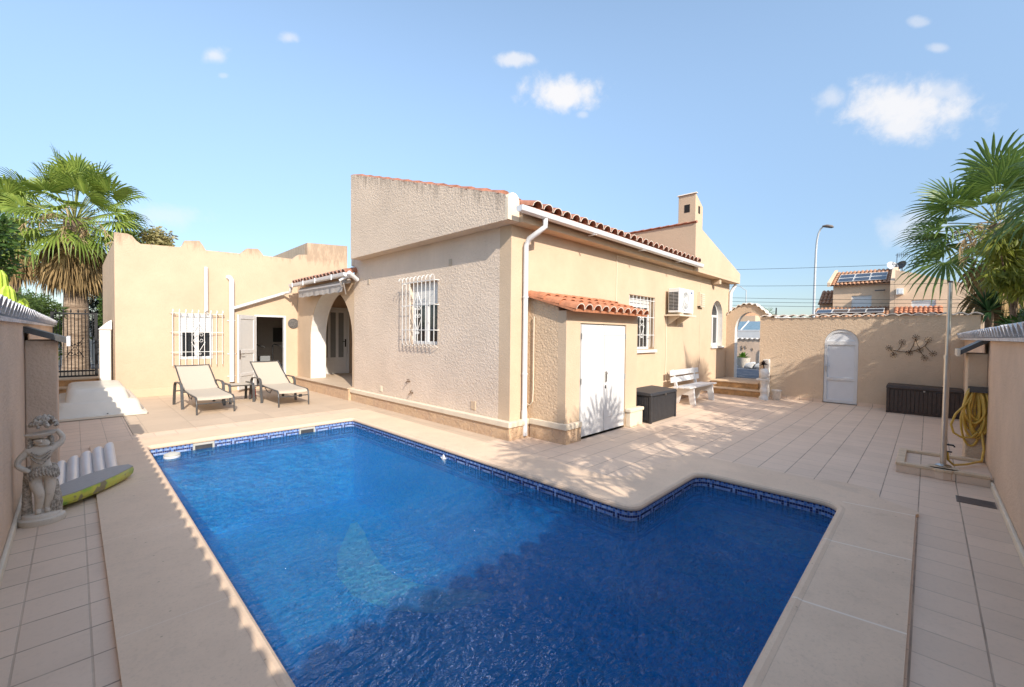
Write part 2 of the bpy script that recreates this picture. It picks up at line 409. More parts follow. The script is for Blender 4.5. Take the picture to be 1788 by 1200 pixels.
# ------------------------------------------------------------------ mesh helper
ORG = {}
def ML(ms): return [M[x] if isinstance(x, str) else x for x in (ms if isinstance(ms, (list, tuple)) else [ms])]
class MB:
    def __init__(s): s.v = []; s.f = []; s.m = []
    def add(s, vs, fs, mi=0):
        b = len(s.v); s.v += [tuple(p) for p in vs]
        for f in fs: s.f.append([b + i for i in f]); s.m.append(mi)
    def box(s, x0, x1, y0, y1, z0, z1, mi=0):
        x0, x1 = min(x0, x1), max(x0, x1); y0, y1 = min(y0, y1), max(y0, y1); z0, z1 = min(z0, z1), max(z0, z1)
        s.add([(x0, y0, z0), (x1, y0, z0), (x1, y1, z0), (x0, y1, z0), (x0, y0, z1), (x1, y0, z1), (x1, y1, z1), (x0, y1, z1)],
              [(3, 2, 1, 0), (4, 5, 6, 7), (0, 1, 5, 4), (1, 2, 6, 5), (2, 3, 7, 6), (3, 0, 4, 7)], mi)
    def hexa(s, p, mi=0):
        s.add(p, [(3, 2, 1, 0), (4, 5, 6, 7), (0, 1, 5, 4), (1, 2, 6, 5), (2, 3, 7, 6), (3, 0, 4, 7)], mi)
    def obox(s, c, ax, ay, az, hx, hy, hz, mi=0):
        c = Vector(c); ax, ay, az = Vector(ax).normalized() * hx, Vector(ay).normalized() * hy, Vector(az).normalized() * hz
        s.hexa([c - ax - ay - az, c + ax - ay - az, c + ax + ay - az, c - ax + ay - az, c - ax - ay + az, c + ax - ay + az, c + ax + ay + az, c - ax + ay + az], mi)
    def tube(s, pts, r, n=8, mi=0, closed=False, caps=True, flat=None):
        pts = [Vector(p) for p in pts]; rs = r if isinstance(r, (list, tuple)) else [r] * len(pts)
        N = len(pts); rings = []; prev = None
        for i, p in enumerate(pts):
            if closed: d = pts[(i + 1) % N] - pts[i - 1]
            else: d = pts[min(i + 1, N - 1)] - pts[max(i - 1, 0)]
            if d.length < 1e-9: d = Vector((0, 0, 1))
            d.normalize()
            if prev is None:
                a = d.cross(Vector((0, 0, 1)))
                if a.length < 1e-3: a = d.cross(Vector((1, 0, 0)))
            else:
                a = prev - d * prev.dot(d)
                if a.length < 1e-4: a = d.cross(Vector((0.3, 1, .2)))
            a.normalize(); prev = a; b = d.cross(a)
            rings.append([p + (a * cos(2 * pi * k / n) + b * sin(2 * pi * k / n) * (flat or 1)) * rs[i] for k in range(n)])
        vs = [q for rg in rings for q in rg]; fs = []
        for i in range(N if closed else N - 1):
            j = (i + 1) % N
            for k in range(n): fs.append((i * n + k, i * n + (k + 1) % n, j * n + (k + 1) % n, j * n + k))
        if caps and not closed: fs.append(tuple(range(n))[::-1]); fs.append(tuple((N - 1) * n + k for k in range(n)))
        s.add(vs, fs, mi)
    def lathe(s, prof, c=(0, 0, 0), n=20, mi=0, sx=1, sy=1):
        cx, cy, cz = c; vs = []; fs = []
        for r, z in prof:
            for k in range(n): vs.append((cx + r * sx * cos(2 * pi * k / n), cy + r * sy * sin(2 * pi * k / n), cz + z))
        for i in range(len(prof) - 1):
            for k in range(n): fs.append((i * n + k, i * n + (k + 1) % n, (i + 1) * n + (k + 1) % n, (i + 1) * n + k))
        fs.append(tuple(range(n))[::-1]); fs.append(tuple((len(prof) - 1) * n + k for k in range(n)))
        s.add(vs, fs, mi)
    def slab(s, plane, c0, c1, outer, holes=(), mi=0, side_mi=None):
        """polygon (a,b) with holes extruded between two parallel planes: 'x' -> (c,a,b), 'y' -> (a,c,b), 'z' -> (a,b,c)"""
        def P(a, b, c): return {'x': (c, a, b), 'y': (a, c, b), 'z': (a, b, c)}[plane]
        loops = [list(outer)] + [list(h) for h in holes]
        flat = [p for lp in loops for p in lp]
        tris = tessellate_polygon([[Vector((p[0], p[1], 0)) for p in lp] for lp in loops])
        n = len(flat)
        s.add([P(a, b, c0) for a, b in flat] + [P(a, b, c1) for a, b in flat],
              [tuple(tr) for tr in tris] + [tuple(i + n for i in tr)[::-1] for tr in tris], mi)
        k = 0; base = len(s.v) - 2 * n
        for li, lp in enumerate(loops):
            L = len(lp)
            for i in range(L):
                j = (i + 1) % L
                s.f.append([base + k + i, base + k + j, base + n + k + j, base + n + k + i]); s.m.append(mi if (side_mi is None or li == 0) else side_mi)
            k += L
    def grid(s, rows, mi=0, flip=False):
        n = len(rows[0]); vs = [p for r in rows for p in r]; fs = []
        for i in range(len(rows) - 1):
            for k in range(n - 1):
                fs.append((i * n + k, i * n + k + 1, (i + 1) * n + k + 1, (i + 1) * n + k))
        s.add(vs, fs, mi)
    def build(s, name, ms, parent=None, smooth=None, bevel=0, recalc=True, merge=False):
        me = bpy.data.meshes.new(name)
        org = ORG.get(parent.name, Vector((0, 0, 0))) if parent else Vector((0, 0, 0))
        me.from_pydata([tuple(Vector(v) - org) for v in s.v], [], s.f)
        for x in ML(ms): me.materials.append(x)
        if any(s.m): me.polygons.foreach_set('material_index', s.m)
        if recalc or merge:
            bm = bmesh.new(); bm.from_mesh(me)
            if merge: bmesh.ops.remove_doubles(bm, verts=bm.verts, dist=1e-4)
            if recalc: bmesh.ops.recalc_face_normals(bm, faces=bm.faces)
            bm.to_mesh(me); bm.free()
        if smooth:
            me.polygons.foreach_set('use_smooth', [True] * len(me.polygons))
            me.set_sharp_from_angle(angle=radians(smooth))
        me.update()
        o = bpy.data.objects.new(name, me); COL.objects.link(o)
        if parent: o.parent = parent; ORG[o.name] = org
        if bevel:
            b = o.modifiers.new('bevel', 'BEVEL'); b.width = bevel; b.segments = 2; b.limit_method = 'ANGLE'; b.angle_limit = radians(40)
        return o

def build_split(mb, name, ms, parent=None, tol=.02, **kw):
    """one object for each piece of the mesh that stands apart from the others"""
    par = list(range(len(mb.v)))
    def find(i):
        while par[i] != i: par[i] = par[par[i]]; i = par[i]
        return i
    for f in mb.f:
        for i in f[1:]: par[find(i)] = find(f[0])
    isl = {}
    for i in range(len(mb.v)): isl.setdefault(find(i), []).append(i)
    bb = []
    for ids in isl.values():
        P = [mb.v[i] for i in ids]; bb.append([tuple(min(p[a] for p in P) for a in range(3)), tuple(max(p[a] for p in P) for a in range(3)), set(ids)])
    merged = True
    while merged:
        merged = False
        for i in range(len(bb)):
            for j in range(i + 1, len(bb)):
                if all(bb[i][0][a] - tol <= bb[j][1][a] and bb[j][0][a] - tol <= bb[i][1][a] for a in range(3)):
                    bb[i] = [tuple(min(bb[i][0][a], bb[j][0][a]) for a in range(3)), tuple(max(bb[i][1][a], bb[j][1][a]) for a in range(3)), bb[i][2] | bb[j][2]]
                    del bb[j]; merged = True; break
            if merged: break
    outs = []
    for lo, hi, ids in bb:
        m2 = MB(); mp = {}
        for i in sorted(ids): mp[i] = len(m2.v); m2.v.append(mb.v[i])
        for f, k in zip(mb.f, mb.m):
            if f[0] in mp: m2.f.append([mp[i] for i in f]); m2.m.append(k)
        outs.append(m2.build(name, ms, parent, **kw))
    return outs

def tag(o, label, cat, group=None):
    o['label'] = label; o['category'] = cat
    if group: o['group'] = group
    return o
def thing(name, label, cat, loc=(0, 0, 0), group=None):
    o = bpy.data.objects.new(name, None); COL.objects.link(o); o.location = loc; o.empty_display_size = .2
    ORG[o.name] = Vector(loc)
    return tag(o, label, cat, group)
def struct(o): o['kind'] = 'structure'; return o
def dup(root, loc, rotz=0, label=None, scale=1, group=None):
    r = root.copy(); COL.objects.link(r); r.location = loc; r.rotation_euler = (0, 0, rotz); r.scale = (scale,) * 3
    if label: r['label'] = label
    if group: r['group'] = group
    for ch in list(root.children):
        c = ch.copy(); COL.objects.link(c); c.parent = r
        for g in ch.children:
            d = g.copy(); COL.objects.link(d); d.parent = c
    return r

def arc(cx, cz, rx, rz, a0, a1, n):
    return [(cx + rx * cos(radians(a0 + (a1 - a0) * i / n)), cz + rz * sin(radians(a0 + (a1 - a0) * i / n))) for i in range(n + 1)]
def rect(a0, a1, b0, b1): return [(a0, b0), (a1, b0), (a1, b1), (a0, b1)]

def barrel(mb, o, ux, us, length, slope, period=.22, rows=None, row_len=.38, mi=0, rim=1, base=True, jit=.006, rr=.46):
    """rows of half-round cover tiles: o = eave corner, ux along the eave, us up the slope"""
    o = Vector(o); ux = Vector(ux).normalized(); us = Vector(us).normalized(); un = ux.cross(us).normalized()
    if un.z < 0: un = -un
    cols = max(1, int(round(length / period))); per = length / cols
    rows = rows or max(1, int(round(slope / row_len))); rl = slope / rows
    n = 7
    for c in range(cols):
        for r in range(rows):
            jx = random.uniform(-jit, jit); jz = random.uniform(-jit, jit) * .5
            cen = o + ux * (per * (c + .5) + jx) + us * (rl * r - .03) + un * (jz)
            R0 = per * rr * 1.02; R1 = per * rr * .86; L = rl + .05
            th = .014
            def ring(R, s_, lift): return [cen + us * s_ + ux * (R * cos(pi * k / n)) + un * (R * sin(pi * k / n) * .85 + lift) for k in range(n + 1)]
            A = ring(R0, 0, .014); B = ring(R1, L, -.004); Ai = ring(R0 - th, 0, .014); Bi = ring(R1 - th, L, -.004)
            mb.grid([A, B], mi); mb.grid([Bi, Ai], mi); mb.grid([Ai, A], rim if r == 0 else mi)
    if base:
        p = [o, o + ux * length, o + ux * length + us * slope, o + us * slope]
        q = [v - un * .03 for v in p]
        mb.hexa(q + [v + un * .0 for v in p], mi)

def wave_cap(mb, pts, across, t=.025, period=.2, amp=.025, mi=0, res=10):
    """wavy tile strip along a polyline; across = Vector across the wall"""
    pts = [Vector(p) for p in pts]; across = Vector(across)
    seg = []
    tot = 0; acc = [0]
    for i in range(len(pts) - 1): tot += (pts[i + 1] - pts[i]).length; acc.append(tot)
    N = int(tot / period * res)
    top0, top1, bot0, bot1 = [], [], [], []
    for k in range(N + 1):
        d = tot * k / N; i = 0
        while i < len(acc) - 2 and d > acc[i + 1]: i += 1
        f = (d - acc[i]) / (acc[i + 1] - acc[i]); p = pts[i].lerp(pts[i + 1], f)
        z = amp * abs(sin(pi * d / period)) * 2 - amp * .6
        w = Vector((0, 0, z))
        top0.append(p + w + Vector((0, 0, t))); top1.append(p + across + w + Vector((0, 0, t)))
        bot0.append(p + w); bot1.append(p + across + w)
    mb.grid([top0, top1], mi); mb.grid([bot1, bot0], mi); mb.grid([bot0, top0], mi); mb.grid([top1, bot1], mi)

def skin_obj(name, verts, edges, radii, material, parent=None, sub=2):
    me = bpy.data.meshes.new(name + '_skel')
    org = ORG.get(parent.name, Vector((0, 0, 0))) if parent else Vector((0, 0, 0))
    me.from_pydata([tuple(Vector(v) - org) for v in verts], edges, [])
    o = bpy.data.objects.new(name + '_skel', me); COL.objects.link(o)
    sk = o.modifiers.new('skin', 'SKIN'); sk.use_smooth_shade = True
    for i, r in enumerate(radii):
        sv = me.skin_vertices[0].data[i]
        sv.radius = (r, r) if not isinstance(r, tuple) else r
        sv.use_root = (i == 0)
    sb = o.modifiers.new('sub', 'SUBSURF'); sb.levels = sub; sb.render_levels = sub
    dg = bpy.context.evaluated_depsgraph_get(); dg.update()
    nm = bpy.data.meshes.new_from_object(o.evaluated_get(dg)); nm.name = name
    bpy.data.objects.remove(o)
    nm.materials.clear()
    for x in ML(material): nm.materials.append(x)
    nm.polygons.foreach_set('use_smooth', [True] * len(nm.polygons))
    r = bpy.data.objects.new(name, nm); COL.objects.link(r)
    if parent: r.parent = parent; ORG[r.name] = org
    return r

# ================================================================== SETTING
# ---- pool outline (counter-clockwise), rounded corners
def rounded(poly, rad, n=8):
    out = []
    N = len(poly)
    for i in range(N):
        p0, p1, p2 = Vector(poly[i - 1]), Vector(poly[i]), Vector(poly[(i + 1) % N])
        a = (p0 - p1).normalized(); b = (p2 - p1).normalized(); r = rad[i]
        s, e = p1 + a * r, p1 + b * r; c = p1 + a * r + b * r
        a0 = math.atan2((s - c).y, (s - c).x); a1 = math.atan2((e - c).y, (e - c).x)
        d = a1 - a0
        while d > pi: d -= 2 * pi
        while d < -pi: d += 2 * pi
        for k in range(n + 1):
            an = a0 + d * k / n; out.append((c.x + r * cos(an), c.y + r * sin(an)))
    return out
PX0, PX1, PX2, PY0, PY1, PY2 = .68, 3.585, 5.10, .565, 1.90, 7.60
POOL = rounded([(PX0, PY0), (PX2, PY0), (PX2, PY1), (PX1, PY1), (PX1, PY2), (PX0, PY2)], [.15, .16, .16, .14, .08, .06])
def offset(poly, d):
    out = []; N = len(poly)
    for i in range(N):
        p0, p1, p2 = Vector(poly[i - 1]), Vector(poly[i]), Vector(poly[(i + 1) % N])
        t1 = (p1 - p0).normalized(); t2 = (p2 - p1).normalized(); tt = (t1 + t2).normalized()
        nr = Vector((tt.y, -tt.x)); k = max(.5, nr.dot(Vector((t1.y, -t1.x))))
        out.append(tuple(p1 + nr * d / k))
    return out
WATER_Z = -.115
COP_OUT = rounded([(.137, .045), (5.40, .045), (5.78, .55), (5.80, 2.30), (4.20, 2.42), (4.20, 8.22), (.137, 8.22)], [.02, .1, .3, .3, .2, .05, .02])
ZC = .032
mb = MB()
in3 = offset(POOL, .055)
mb.slab('z', ZC - .001, -.02, COP_OUT, [in3])
rings = [(0, -.022), (-.008, -.012), (-.010, .004), (-.004, .022), (.012, .035), (.032, .038), (.055, ZC)]
prev = None
for d, z in rings:
    cur = [(x, y, z) for x, y in offset(POOL, d)]; cur.append(cur[0])
    if prev: mb.grid([prev, cur])
    prev = cur
struct(mb.build('pool_coping', 'coping', smooth=50))

mb = MB()      # basin walls and floor
zb = -1.45
wall = POOL + [POOL[0]]
mb.grid([[(x, y, -.30) for x, y in offset(POOL, .012)] + [(*offset(POOL, .012)[0], -.30)], [(x, y, zb) for x, y in offset(POOL, .012)] + [(*offset(POOL, .012)[0], zb)]])
mb.slab('z', zb - .05, zb, offset(POOL, .02))
mb.box(4.50, 5.10, .57, 1.89, zb, -.34); mb.box(4.08, 4.50, .57, 1.89, zb, -.66)
mb.box(3.68, 4.08, .57, 1.89, zb, -1.02)
struct(mb.build('pool_basin', 'pool_floor'))
# patch of reflected sunlight on the pool floor, painted as a pale curved sheet
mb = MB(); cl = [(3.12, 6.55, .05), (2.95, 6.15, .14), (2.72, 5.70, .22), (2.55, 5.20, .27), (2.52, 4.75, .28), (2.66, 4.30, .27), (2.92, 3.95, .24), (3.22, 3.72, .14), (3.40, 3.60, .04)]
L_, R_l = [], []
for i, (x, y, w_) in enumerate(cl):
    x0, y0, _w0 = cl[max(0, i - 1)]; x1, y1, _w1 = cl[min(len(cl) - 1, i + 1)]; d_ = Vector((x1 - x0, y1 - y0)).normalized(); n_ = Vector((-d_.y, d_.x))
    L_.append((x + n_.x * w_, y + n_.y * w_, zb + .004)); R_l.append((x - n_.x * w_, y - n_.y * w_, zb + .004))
mb.grid([L_, R_l]); struct(mb.build('pool_floor_painted_light', 'painted_sun_patch'))

# ---- mosaic band: one face per tessera, greek key
KEY = ["0000000000", "1111111110", "1000000010", "1011111010", "1010001010", "1010111010", "1010000010", "1011111111"]
mb = MB()
ts = .0245
def per_walk(poly):
    P = [Vector(p) for p in poly] + [Vector(poly[0])]
    tot = sum((P[i + 1] - P[i]).length for i in range(len(P) - 1)); n = int(tot / ts); n -= n % 10
    acc = 0; i = 0; res = []
    for k in range(n + 1):
        d = tot * k / n
        while i < len(P) - 2 and d > acc + (P[i + 1] - P[i]).length: acc += (P[i + 1] - P[i]).length; i += 1
        res.append(P[i].lerp(P[i + 1], min(1, (d - acc) / max(1e-6, (P[i + 1] - P[i]).length))))
    return res
W = per_walk(offset(POOL, .006)); gp = .0016
for k in range(len(W) - 1):
    a, b = W[k], W[k + 1]; d = (b - a).normalized(); a = a + d * gp; b = b - d * gp
    for r in range(12):
        z1 = -.018 - r * ts; z0 = z1 - ts + 2 * gp
        if r == 0: mi = 0 if (k % 2) else 1
        elif r == 1: mi = 2 if k % 3 else 1
        elif 2 <= r <= 8:
            mi = 0 if KEY[r - 1][k % 10] == '1' else (2 if random.random() < .72 else 1)
        elif r == 9: mi = 2
        else: mi = 1
        mb.add([(a.x, a.y, z0), (b.x, b.y, z0), (b.x, b.y, z1), (a.x, a.y, z1)], [(0, 1, 2, 3)], mi)
o2 = offset(POOL, .009)
mb.grid([[(x, y, -.012) for x, y in o2] + [(*o2[0], -.012)], [(x, y, -.31) for x, y in o2] + [(*o2[0], -.31)]], 3)
struct(mb.build('pool_tile_band', ['tile_dark', 'tile_mid', 'tile_light', 'grout'], recalc=False))

mb = MB()
wp = offset(POOL, .004)
tr = tessellate_polygon([[Vector((x, y, 0)) for x, y in wp]])
mb.add([(x, y, WATER_Z) for x, y in wp], [tuple(q) for q in tr])
wo_ = struct(mb.build('pool_water', 'water', recalc=False, smooth=180))
if wo_.data.polygons[0].normal.z < 0: wo_.data.flip_normals()

# ---- floors
HOLE = offset(COP_OUT, -.01)
mb = MB(); mb.slab('z', -.03, 0, [(-.40, -.60), (13.2, -.60), (13.2, 4.70), (4.20, 4.70), (4.20, 8.72), (.62, 8.72), (.62, 10.75), (-.40, 10.75)], [HOLE])
struct(mb.build('patio', 'paving'))
mb = MB(); mb.slab('z', -.03, .003, [(.625, 8.725), (4.9, 8.725), (4.9, 13.6), (-.6, 13.6), (-.6, 10.755), (.625, 10.755)])
struct(mb.build('terrace', 'terrace'))
mb = MB(); mb.slab('z', -.04, .0, [(4.205, 4.71), (4.9, 4.71), (4.9, 8.72), (4.205, 8.72)])
struct(mb.build('side_path', 'terrace'))
mb = MB()
mb.slab('z', -.30, -.045, [(-900, -900), (1200, -900), (1200, 1200), (-900, 1200)], [rect(.3, 5.6, .25, 8.1)])
struct(mb.build('ground', 'earth'))
mb = MB(); mb.box(13.45, 60, -1, 12, -.04, .33)
mb.box(60.003, 70, -40, 60, -.04, .02)
struct(mb.build('driveway', 'asphalt'))
mb = MB(); mb.box(-8, 3, 18.4, 40, -.04, .1)
struct(mb.build('street', 'asphalt'))

# ================================================================== BUNGALOW
XL, YF = 4.66, 4.58
house = thing('bungalow', 'cream bungalow with rough stucco gable, terracotta roof, barred windows and arched porch beside the pool', 'house', (4.66, 4.58, 0))
WIN2 = (8.26, 9.46, 1.30, 2.50)
WINA = (13.10, 14.02, 1.33, 2.22, 2.70)
mb = MB()
arch_hole = [(WINA[0], WINA[2]), (WINA[1], WINA[2])] + arc((WINA[0] + WINA[1]) / 2, WINA[3], (WINA[1] - WINA[0]) / 2, WINA[4] - WINA[3], 0, 180, 14)
mb.slab('y', YF, YF + .25, rect(XL, 14.62, 0, 3.46), [rect(*WIN2), arch_hole])
mb.box(14.37, 14.62, YF + .25, 13, 0, 3.4); mb.box(XL + .25, 14.37, 9.80, 10.05, 0, 3.2); mb.box(XL + .25, 11.08, 9.80, 10.05, 3.2, 4.98)
house_front = mb.build('front_wall', 'stucco', house)
GW = (6.46, 7.42, 1.40, 2.60)   # pool-side window y0,y1,z0,z1
mb = MB()
mb.slab('x', XL, XL + .25, [(YF + .25, 0), (9.80, 0), (9.80, 4.9), (YF + .25, 3.46)], [rect(*GW)])
mb.build('pool_side_wall', 'stucco_rough', house)
# gable overhang
mb = MB()
gp_ = [(4.43, 3.29), (9.46, 3.29), (9.46, 5.17), (9.36, 5.17), (4.56, 3.70), (4.47, 3.66), (4.43, 3.58)]
mb.slab('x', 4.41, 4.655, gp_)
mb.box(4.655, 4.9, 9.802, 9.95, 3.2, 4.9)
mb.build('gable_wall', 'stucco_gable', house)
mb = MB(); mb.box(4.412, 4.655, 4.425, 4.428, 3.295, 3.6)
nose = [(4.41 + .12 + .12 * cos(a), 3.60 + .1 * sin(a)) for a in [pi * i / 10 for i in range(11)]]
mb.slab('y', 4.412, 4.47, [(4.41, 3.295)] + [(4.652, 3.295)] + [(4.53 + .122 * cos(pi * i / 10), 3.58 + .12 * sin(pi * i / 10)) for i in range(11)])
mb.build('gable_nose', 'cream_paint', house)
# cornice ledge and soffit
mb = MB(); mb.box(4.658, 14.72, 4.35, 4.577, 3.285, 3.385)
mb.box(4.70, 11.1, 4.40, 4.577, 3.385, 3.50)
mb.box(13.05, 13.2, 4.36, 4.577, 3.14, 3.284)
mb.build('cornice', 'stucco', house, bevel=.008)
# roof
SL = Vector((0, 1, .305)).normalized()
mb = MB(); barrel(mb, (4.66, 4.19, 3.485), (1, 0, 0), SL, 6.42, 5.55, .235, rows=13)
mb.build('roof', ['terra', 'mortar'], house, smooth=40, recalc=False)
mb = MB()
for k in range(13):      # verge tiles on the sloping gable
    f = k / 13; y = 4.60 + f * 4.85; L = 4.85 / 13 + .06
    z0 = 3.70 + f * 1.475
    mb.tube([(4.53, y, z0 + .005), (4.53, y + L, z0 + L * .304 - .012)], [.125, .105], 10, 0, flat=.55)
mb.build('verge_tiles', 'terra', house, smooth=40)
# gutter and downpipes
mb = MB()
def gutter(mb, p0, p1, side, r=.06):
    p0, p1, side = Vector(p0), Vector(p1), Vector(side)
    prof = [(-.95, .55), (-1, -.1), (-.8, -.62), (-.35, -.92), (.35, -.92), (.8, -.62), (1, -.1), (1.08, .55), (.95, .58), (.9, 0), (.5, -.7), (-.5, -.7), (-.85, 0), (-.85, .55)]
    A = [p0 + side * (a * r) + Vector((0, 0, b * r)) for a, b in prof]; B = [p1 + side * (a * r) + Vector((0, 0, b * r)) for a, b in prof]
    n = len(prof)
    mb.add(A + B, [(i, (i + 1) % n, n + (i + 1) % n, n + i) for i in range(n)])
    for q in (p0, p1):
        mb.add([q + side * (a * r) + Vector((0, 0, b * r)) for a, b in prof[:8]], [tuple(range(8))])
gutter(mb, (4.44, 4.215, 3.425), (11.27, 4.215, 3.425), (0, -1, 0))
for x in (6.3, 8.1, 9.9): mb.box(x - .015, x + .015, 4.135, 4.30, 3.35, 3.36)
mb.build('gutter', 'white_pvc', house, smooth=35)
def downpipe(pts, r, name='downpipe', parent=house, clips=()):
    mb = MB(); mb.tube(pts, r, 12)
    for c in clips: mb.tube([(c[0], c[1], c[2] - .012), (c[0], c[1], c[2] + .012)], r * 1.18, 12)
    return mb.build(name, 'white_pvc', parent, smooth=40)
downpipe([(5.02, 4.215, 3.38), (5.02, 4.215, 3.26), (4.96, 4.30, 3.18), (4.93, 4.46, 3.10), (4.93, 4.52, 3.0), (4.93, 4.52, .42), (4.93, 4.52, .02)], .041, clips=[(4.93, 4.52, 2.2), (4.93, 4.52, 1.0)])
mb = MB(); mb.tube([(4.93, 4.52, .42), (4.93, 4.51, .03)], .048, 12); mb.build('pipe_shoe', 'white_pvc', house, smooth=40)
downpipe([(14.70, 4.42, 3.27), (14.66, 4.50, 3.12), (14.58, 4.53, 3.0), (14.58, 4.53, .35)], .05)
# second volume: overhanging gable with sloping top and chimney
mb = MB()
mb.slab('y', 4.31, 9.0, [(11.09, 3.285 + .105), (14.735, 3.285 + .105), (14.735, 3.60), (11.09, 4.53)])
mb.slab('y', 4.312, 4.347, [(11.09, 3.292), (14.735, 3.292), (14.735, 3.389), (11.09, 3.389)])
mb.build('chimney_gable', 'stucco', house)
mb = MB()
for k in range(20):
    y = 4.29 + k * .24
    mb.tube([(11.10, y, 4.545), (11.10, y + .26, 4.535)], [.06, .05], 8, 0, flat=.5)
mb.add([(11.15, 4.33, 4.525), (14.76, 4.33, 3.604), (14.76, 9.0, 3.604), (11.15, 9.0, 4.525)], [(0, 1, 2, 3)])
mb.build('gable_tiles', 'terra', house, smooth=40)
mb = MB()
mb.slab('y', 4.335, 4.78, [(11.11, 4.46), (11.60, 4.35), (11.60, 5.02), (11.14, 5.27), (11.11, 5.27)])
ch = mb.build('chimney', 'stucco', house, bevel=.006)
mb = MB(); mb.box(11.105, 11.115, 4.48, 4.62, 4.82, 5.02); mb.box(11.29, 11.40, 4.330, 4.340, 4.80, 4.99); build_split(mb, 'chimney_vent', 'dark', ch)
mb = MB(); mb.hexa([(11.08, 4.30, 5.275), (11.17, 4.30, 5.275), (11.17, 4.81, 5.275), (11.08, 4.81, 5.275), (11.09, 4.31, 5.30), (11.16, 4.31, 5.30), (11.16, 4.80, 5.30), (11.09, 4.80, 5.30)]); mb.build('chimney_cap', 'mortar', ch)
# plinth + ledge
mb = MB(); mb.box(4.57, 4.657, 4.50, 9.75, 0, .20); mb.box(4.657, 5.05, 4.50, 4.577, 0, .20); mb.box(7.22, 12.7, 4.53, 4.577, 0, .12)
build_split(mb, 'stone_plinth', 'stone', house)
mb = MB(); mb.slab('z', .2, .285, [(4.545, 4.475), (5.055, 4.475), (5.055, 4.575), (4.655, 4.575), (4.655, 9.78), (4.545, 9.78)])
mb.build('plinth_ledge', 'cream_paint', house, bevel=.012)

# windows -----------------------------------------------------------------
def window_frame(parent, plane, a0, a1, b0, b1, c, depth, w=.06, mull=True, shutter=0, mats='white', glass='glass', sill=None):
    """plane 'x'/'y'; c outer coordinate of the frame, growing inwards by depth"""
    mb = MB()
    holes = []
    if mull:
        mid = (a0 + a1) / 2
        holes = [rect(a0 + w, mid - w * .55, b0 + w, b1 - w), rect(mid + w * .55, a1 - w, b0 + w, b1 - w)]
    else: holes = [rect(a0 + w, a1 - w, b0 + w, b1 - w)]
    mb.slab(plane, c, c + depth, rect(a0, a1, b0, b1), holes)
    fr = mb.build('window', mats, parent, bevel=.005)
    mb = MB(); mb.slab(plane, c + depth * .45, c + depth * .6, rect(a0 + w * .7, a1 - w * .7, b0 + w * .7, b1 - w * .7)); mb.build('pane', glass, fr)
    if shutter:
        mb = MB(); zt = b1 - w; n = int(shutter / .045)
        for k in range(n):
            z1 = zt - k * .045
            mb.slab(plane, c - .012, c - .002, rect(a0 + w * .6, a1 - w * .6, z1 - .042, z1))
        mb.build('roller_shutter', 'shutter', fr)
    if sill:
        mb = MB(); mb.box(*sill); mb.build('sill', 'white_render', fr, bevel=.006)
    return fr

def spiral(cx, cz, r, turns, a0, sgn, n=16):
    return [(cx + r * (1 - .75 * i / n) * cos(a0 + sgn * 2 * pi * turns * i / n), cz + r * (1 - .75 * i / n) * sin(a0 + sgn * 2 * pi * turns * i / n)) for i in range(n + 1)]

def grille(parent, P, a0, a1, b0, b1, out, nbars, hooks=True, belly=True, hb=(.25, .62)):
    """P(a,b,o): point on wall plane at a,b and o metres proud. upright rods with hooked tops, cross bars and scrolls"""
    mb = MB(); r = .0075
    for k in range(nbars):
        a = a0 + (a1 - a0) * k / (nbars - 1)
        pts = []
        if belly: pts += [P(a, b0, .01), P(a, b0 + .01, out * .45), P(a, b0 + .05, out * .9), P(a, b0 + .12, out)]
        else: pts += [P(a, b0, out)]
        pts += [P(a, b1 - .05, out)]
        if hooks:
            for i in range(1, 9):
                th = pi * i / 8; pts.append(P(a, b1 - .05 + .055 * sin(th), out + .05 * (1 - cos(th)) * .9 if not belly else out + .04 * (1 - cos(th))))
        else: pts.append(P(a, b1, out))
        mb.tube(pts, r, 6)
    for f in hb + (0.97,):
        b = b0 + (b1 - b0 - .05) * f
        mb.tube([P(a0 - .02, b, .0), P(a0 - .02, b, out), P(a1 + .02, b, out), P(a1 + .02, b, .0)], r, 6)
    c = (a0 + a1) / 2; zc = b0 + (b1 - b0) * .5; s = (b1 - b0) / 1.25
    for sg in (-1, 1):
        mb.tube([P(c + sg * x, zc + z, out) for x, z in spiral(.055 * s, .06 * s, .05 * s, 1.1, pi, -1)], r * .8, 6)
        mb.tube([P(c + sg * x, zc + z, out) for x, z in spiral(.055 * s, -.06 * s, .05 * s, 1.1, pi, 1)], r * .8, 6)
        mb.tube([P(c + sg * .01, zc - .33 * s, out), P(c + sg * .13 * s, zc - .10 * s, out)], r * .8, 6)
        mb.tube([P(c + sg * .01, zc + .36 * s, out), P(c + sg * .13 * s, zc + .12 * s, out)], r * .8, 6)
        mb.tube([P(c + sg * x, zc - .37 * s + z, out) for x, z in spiral(.03 * s, 0, .03 * s, 1.1, pi, 1)], r * .8, 6)
    return mb.build('grille', 'iron_white', parent, smooth=60)

w1 = window_frame(house, 'x', GW[0] + .003, GW[1] - .003, GW[2] + .003, GW[3] - .003, XL + .10, .06, shutter=.36)
grille(w1, lambda a, b, o: (XL - o, a, b), 6.43, 7.50, 1.36, 2.68, .10, 9)
w2 = window_frame(house, 'y', WIN2[0] + .003, WIN2[1] - .003, WIN2[2] + .003, WIN2[3] - .003, YF + .14, .06, shutter=.20, sill=(8.20, 9.50, 4.52, 4.60, 1.235, 1.298))
grille(w2, lambda a, b, o: (a, YF - o, b), 8.30, 9.44, 1.36, 2.50, -.02, 8, hooks=False, belly=False)
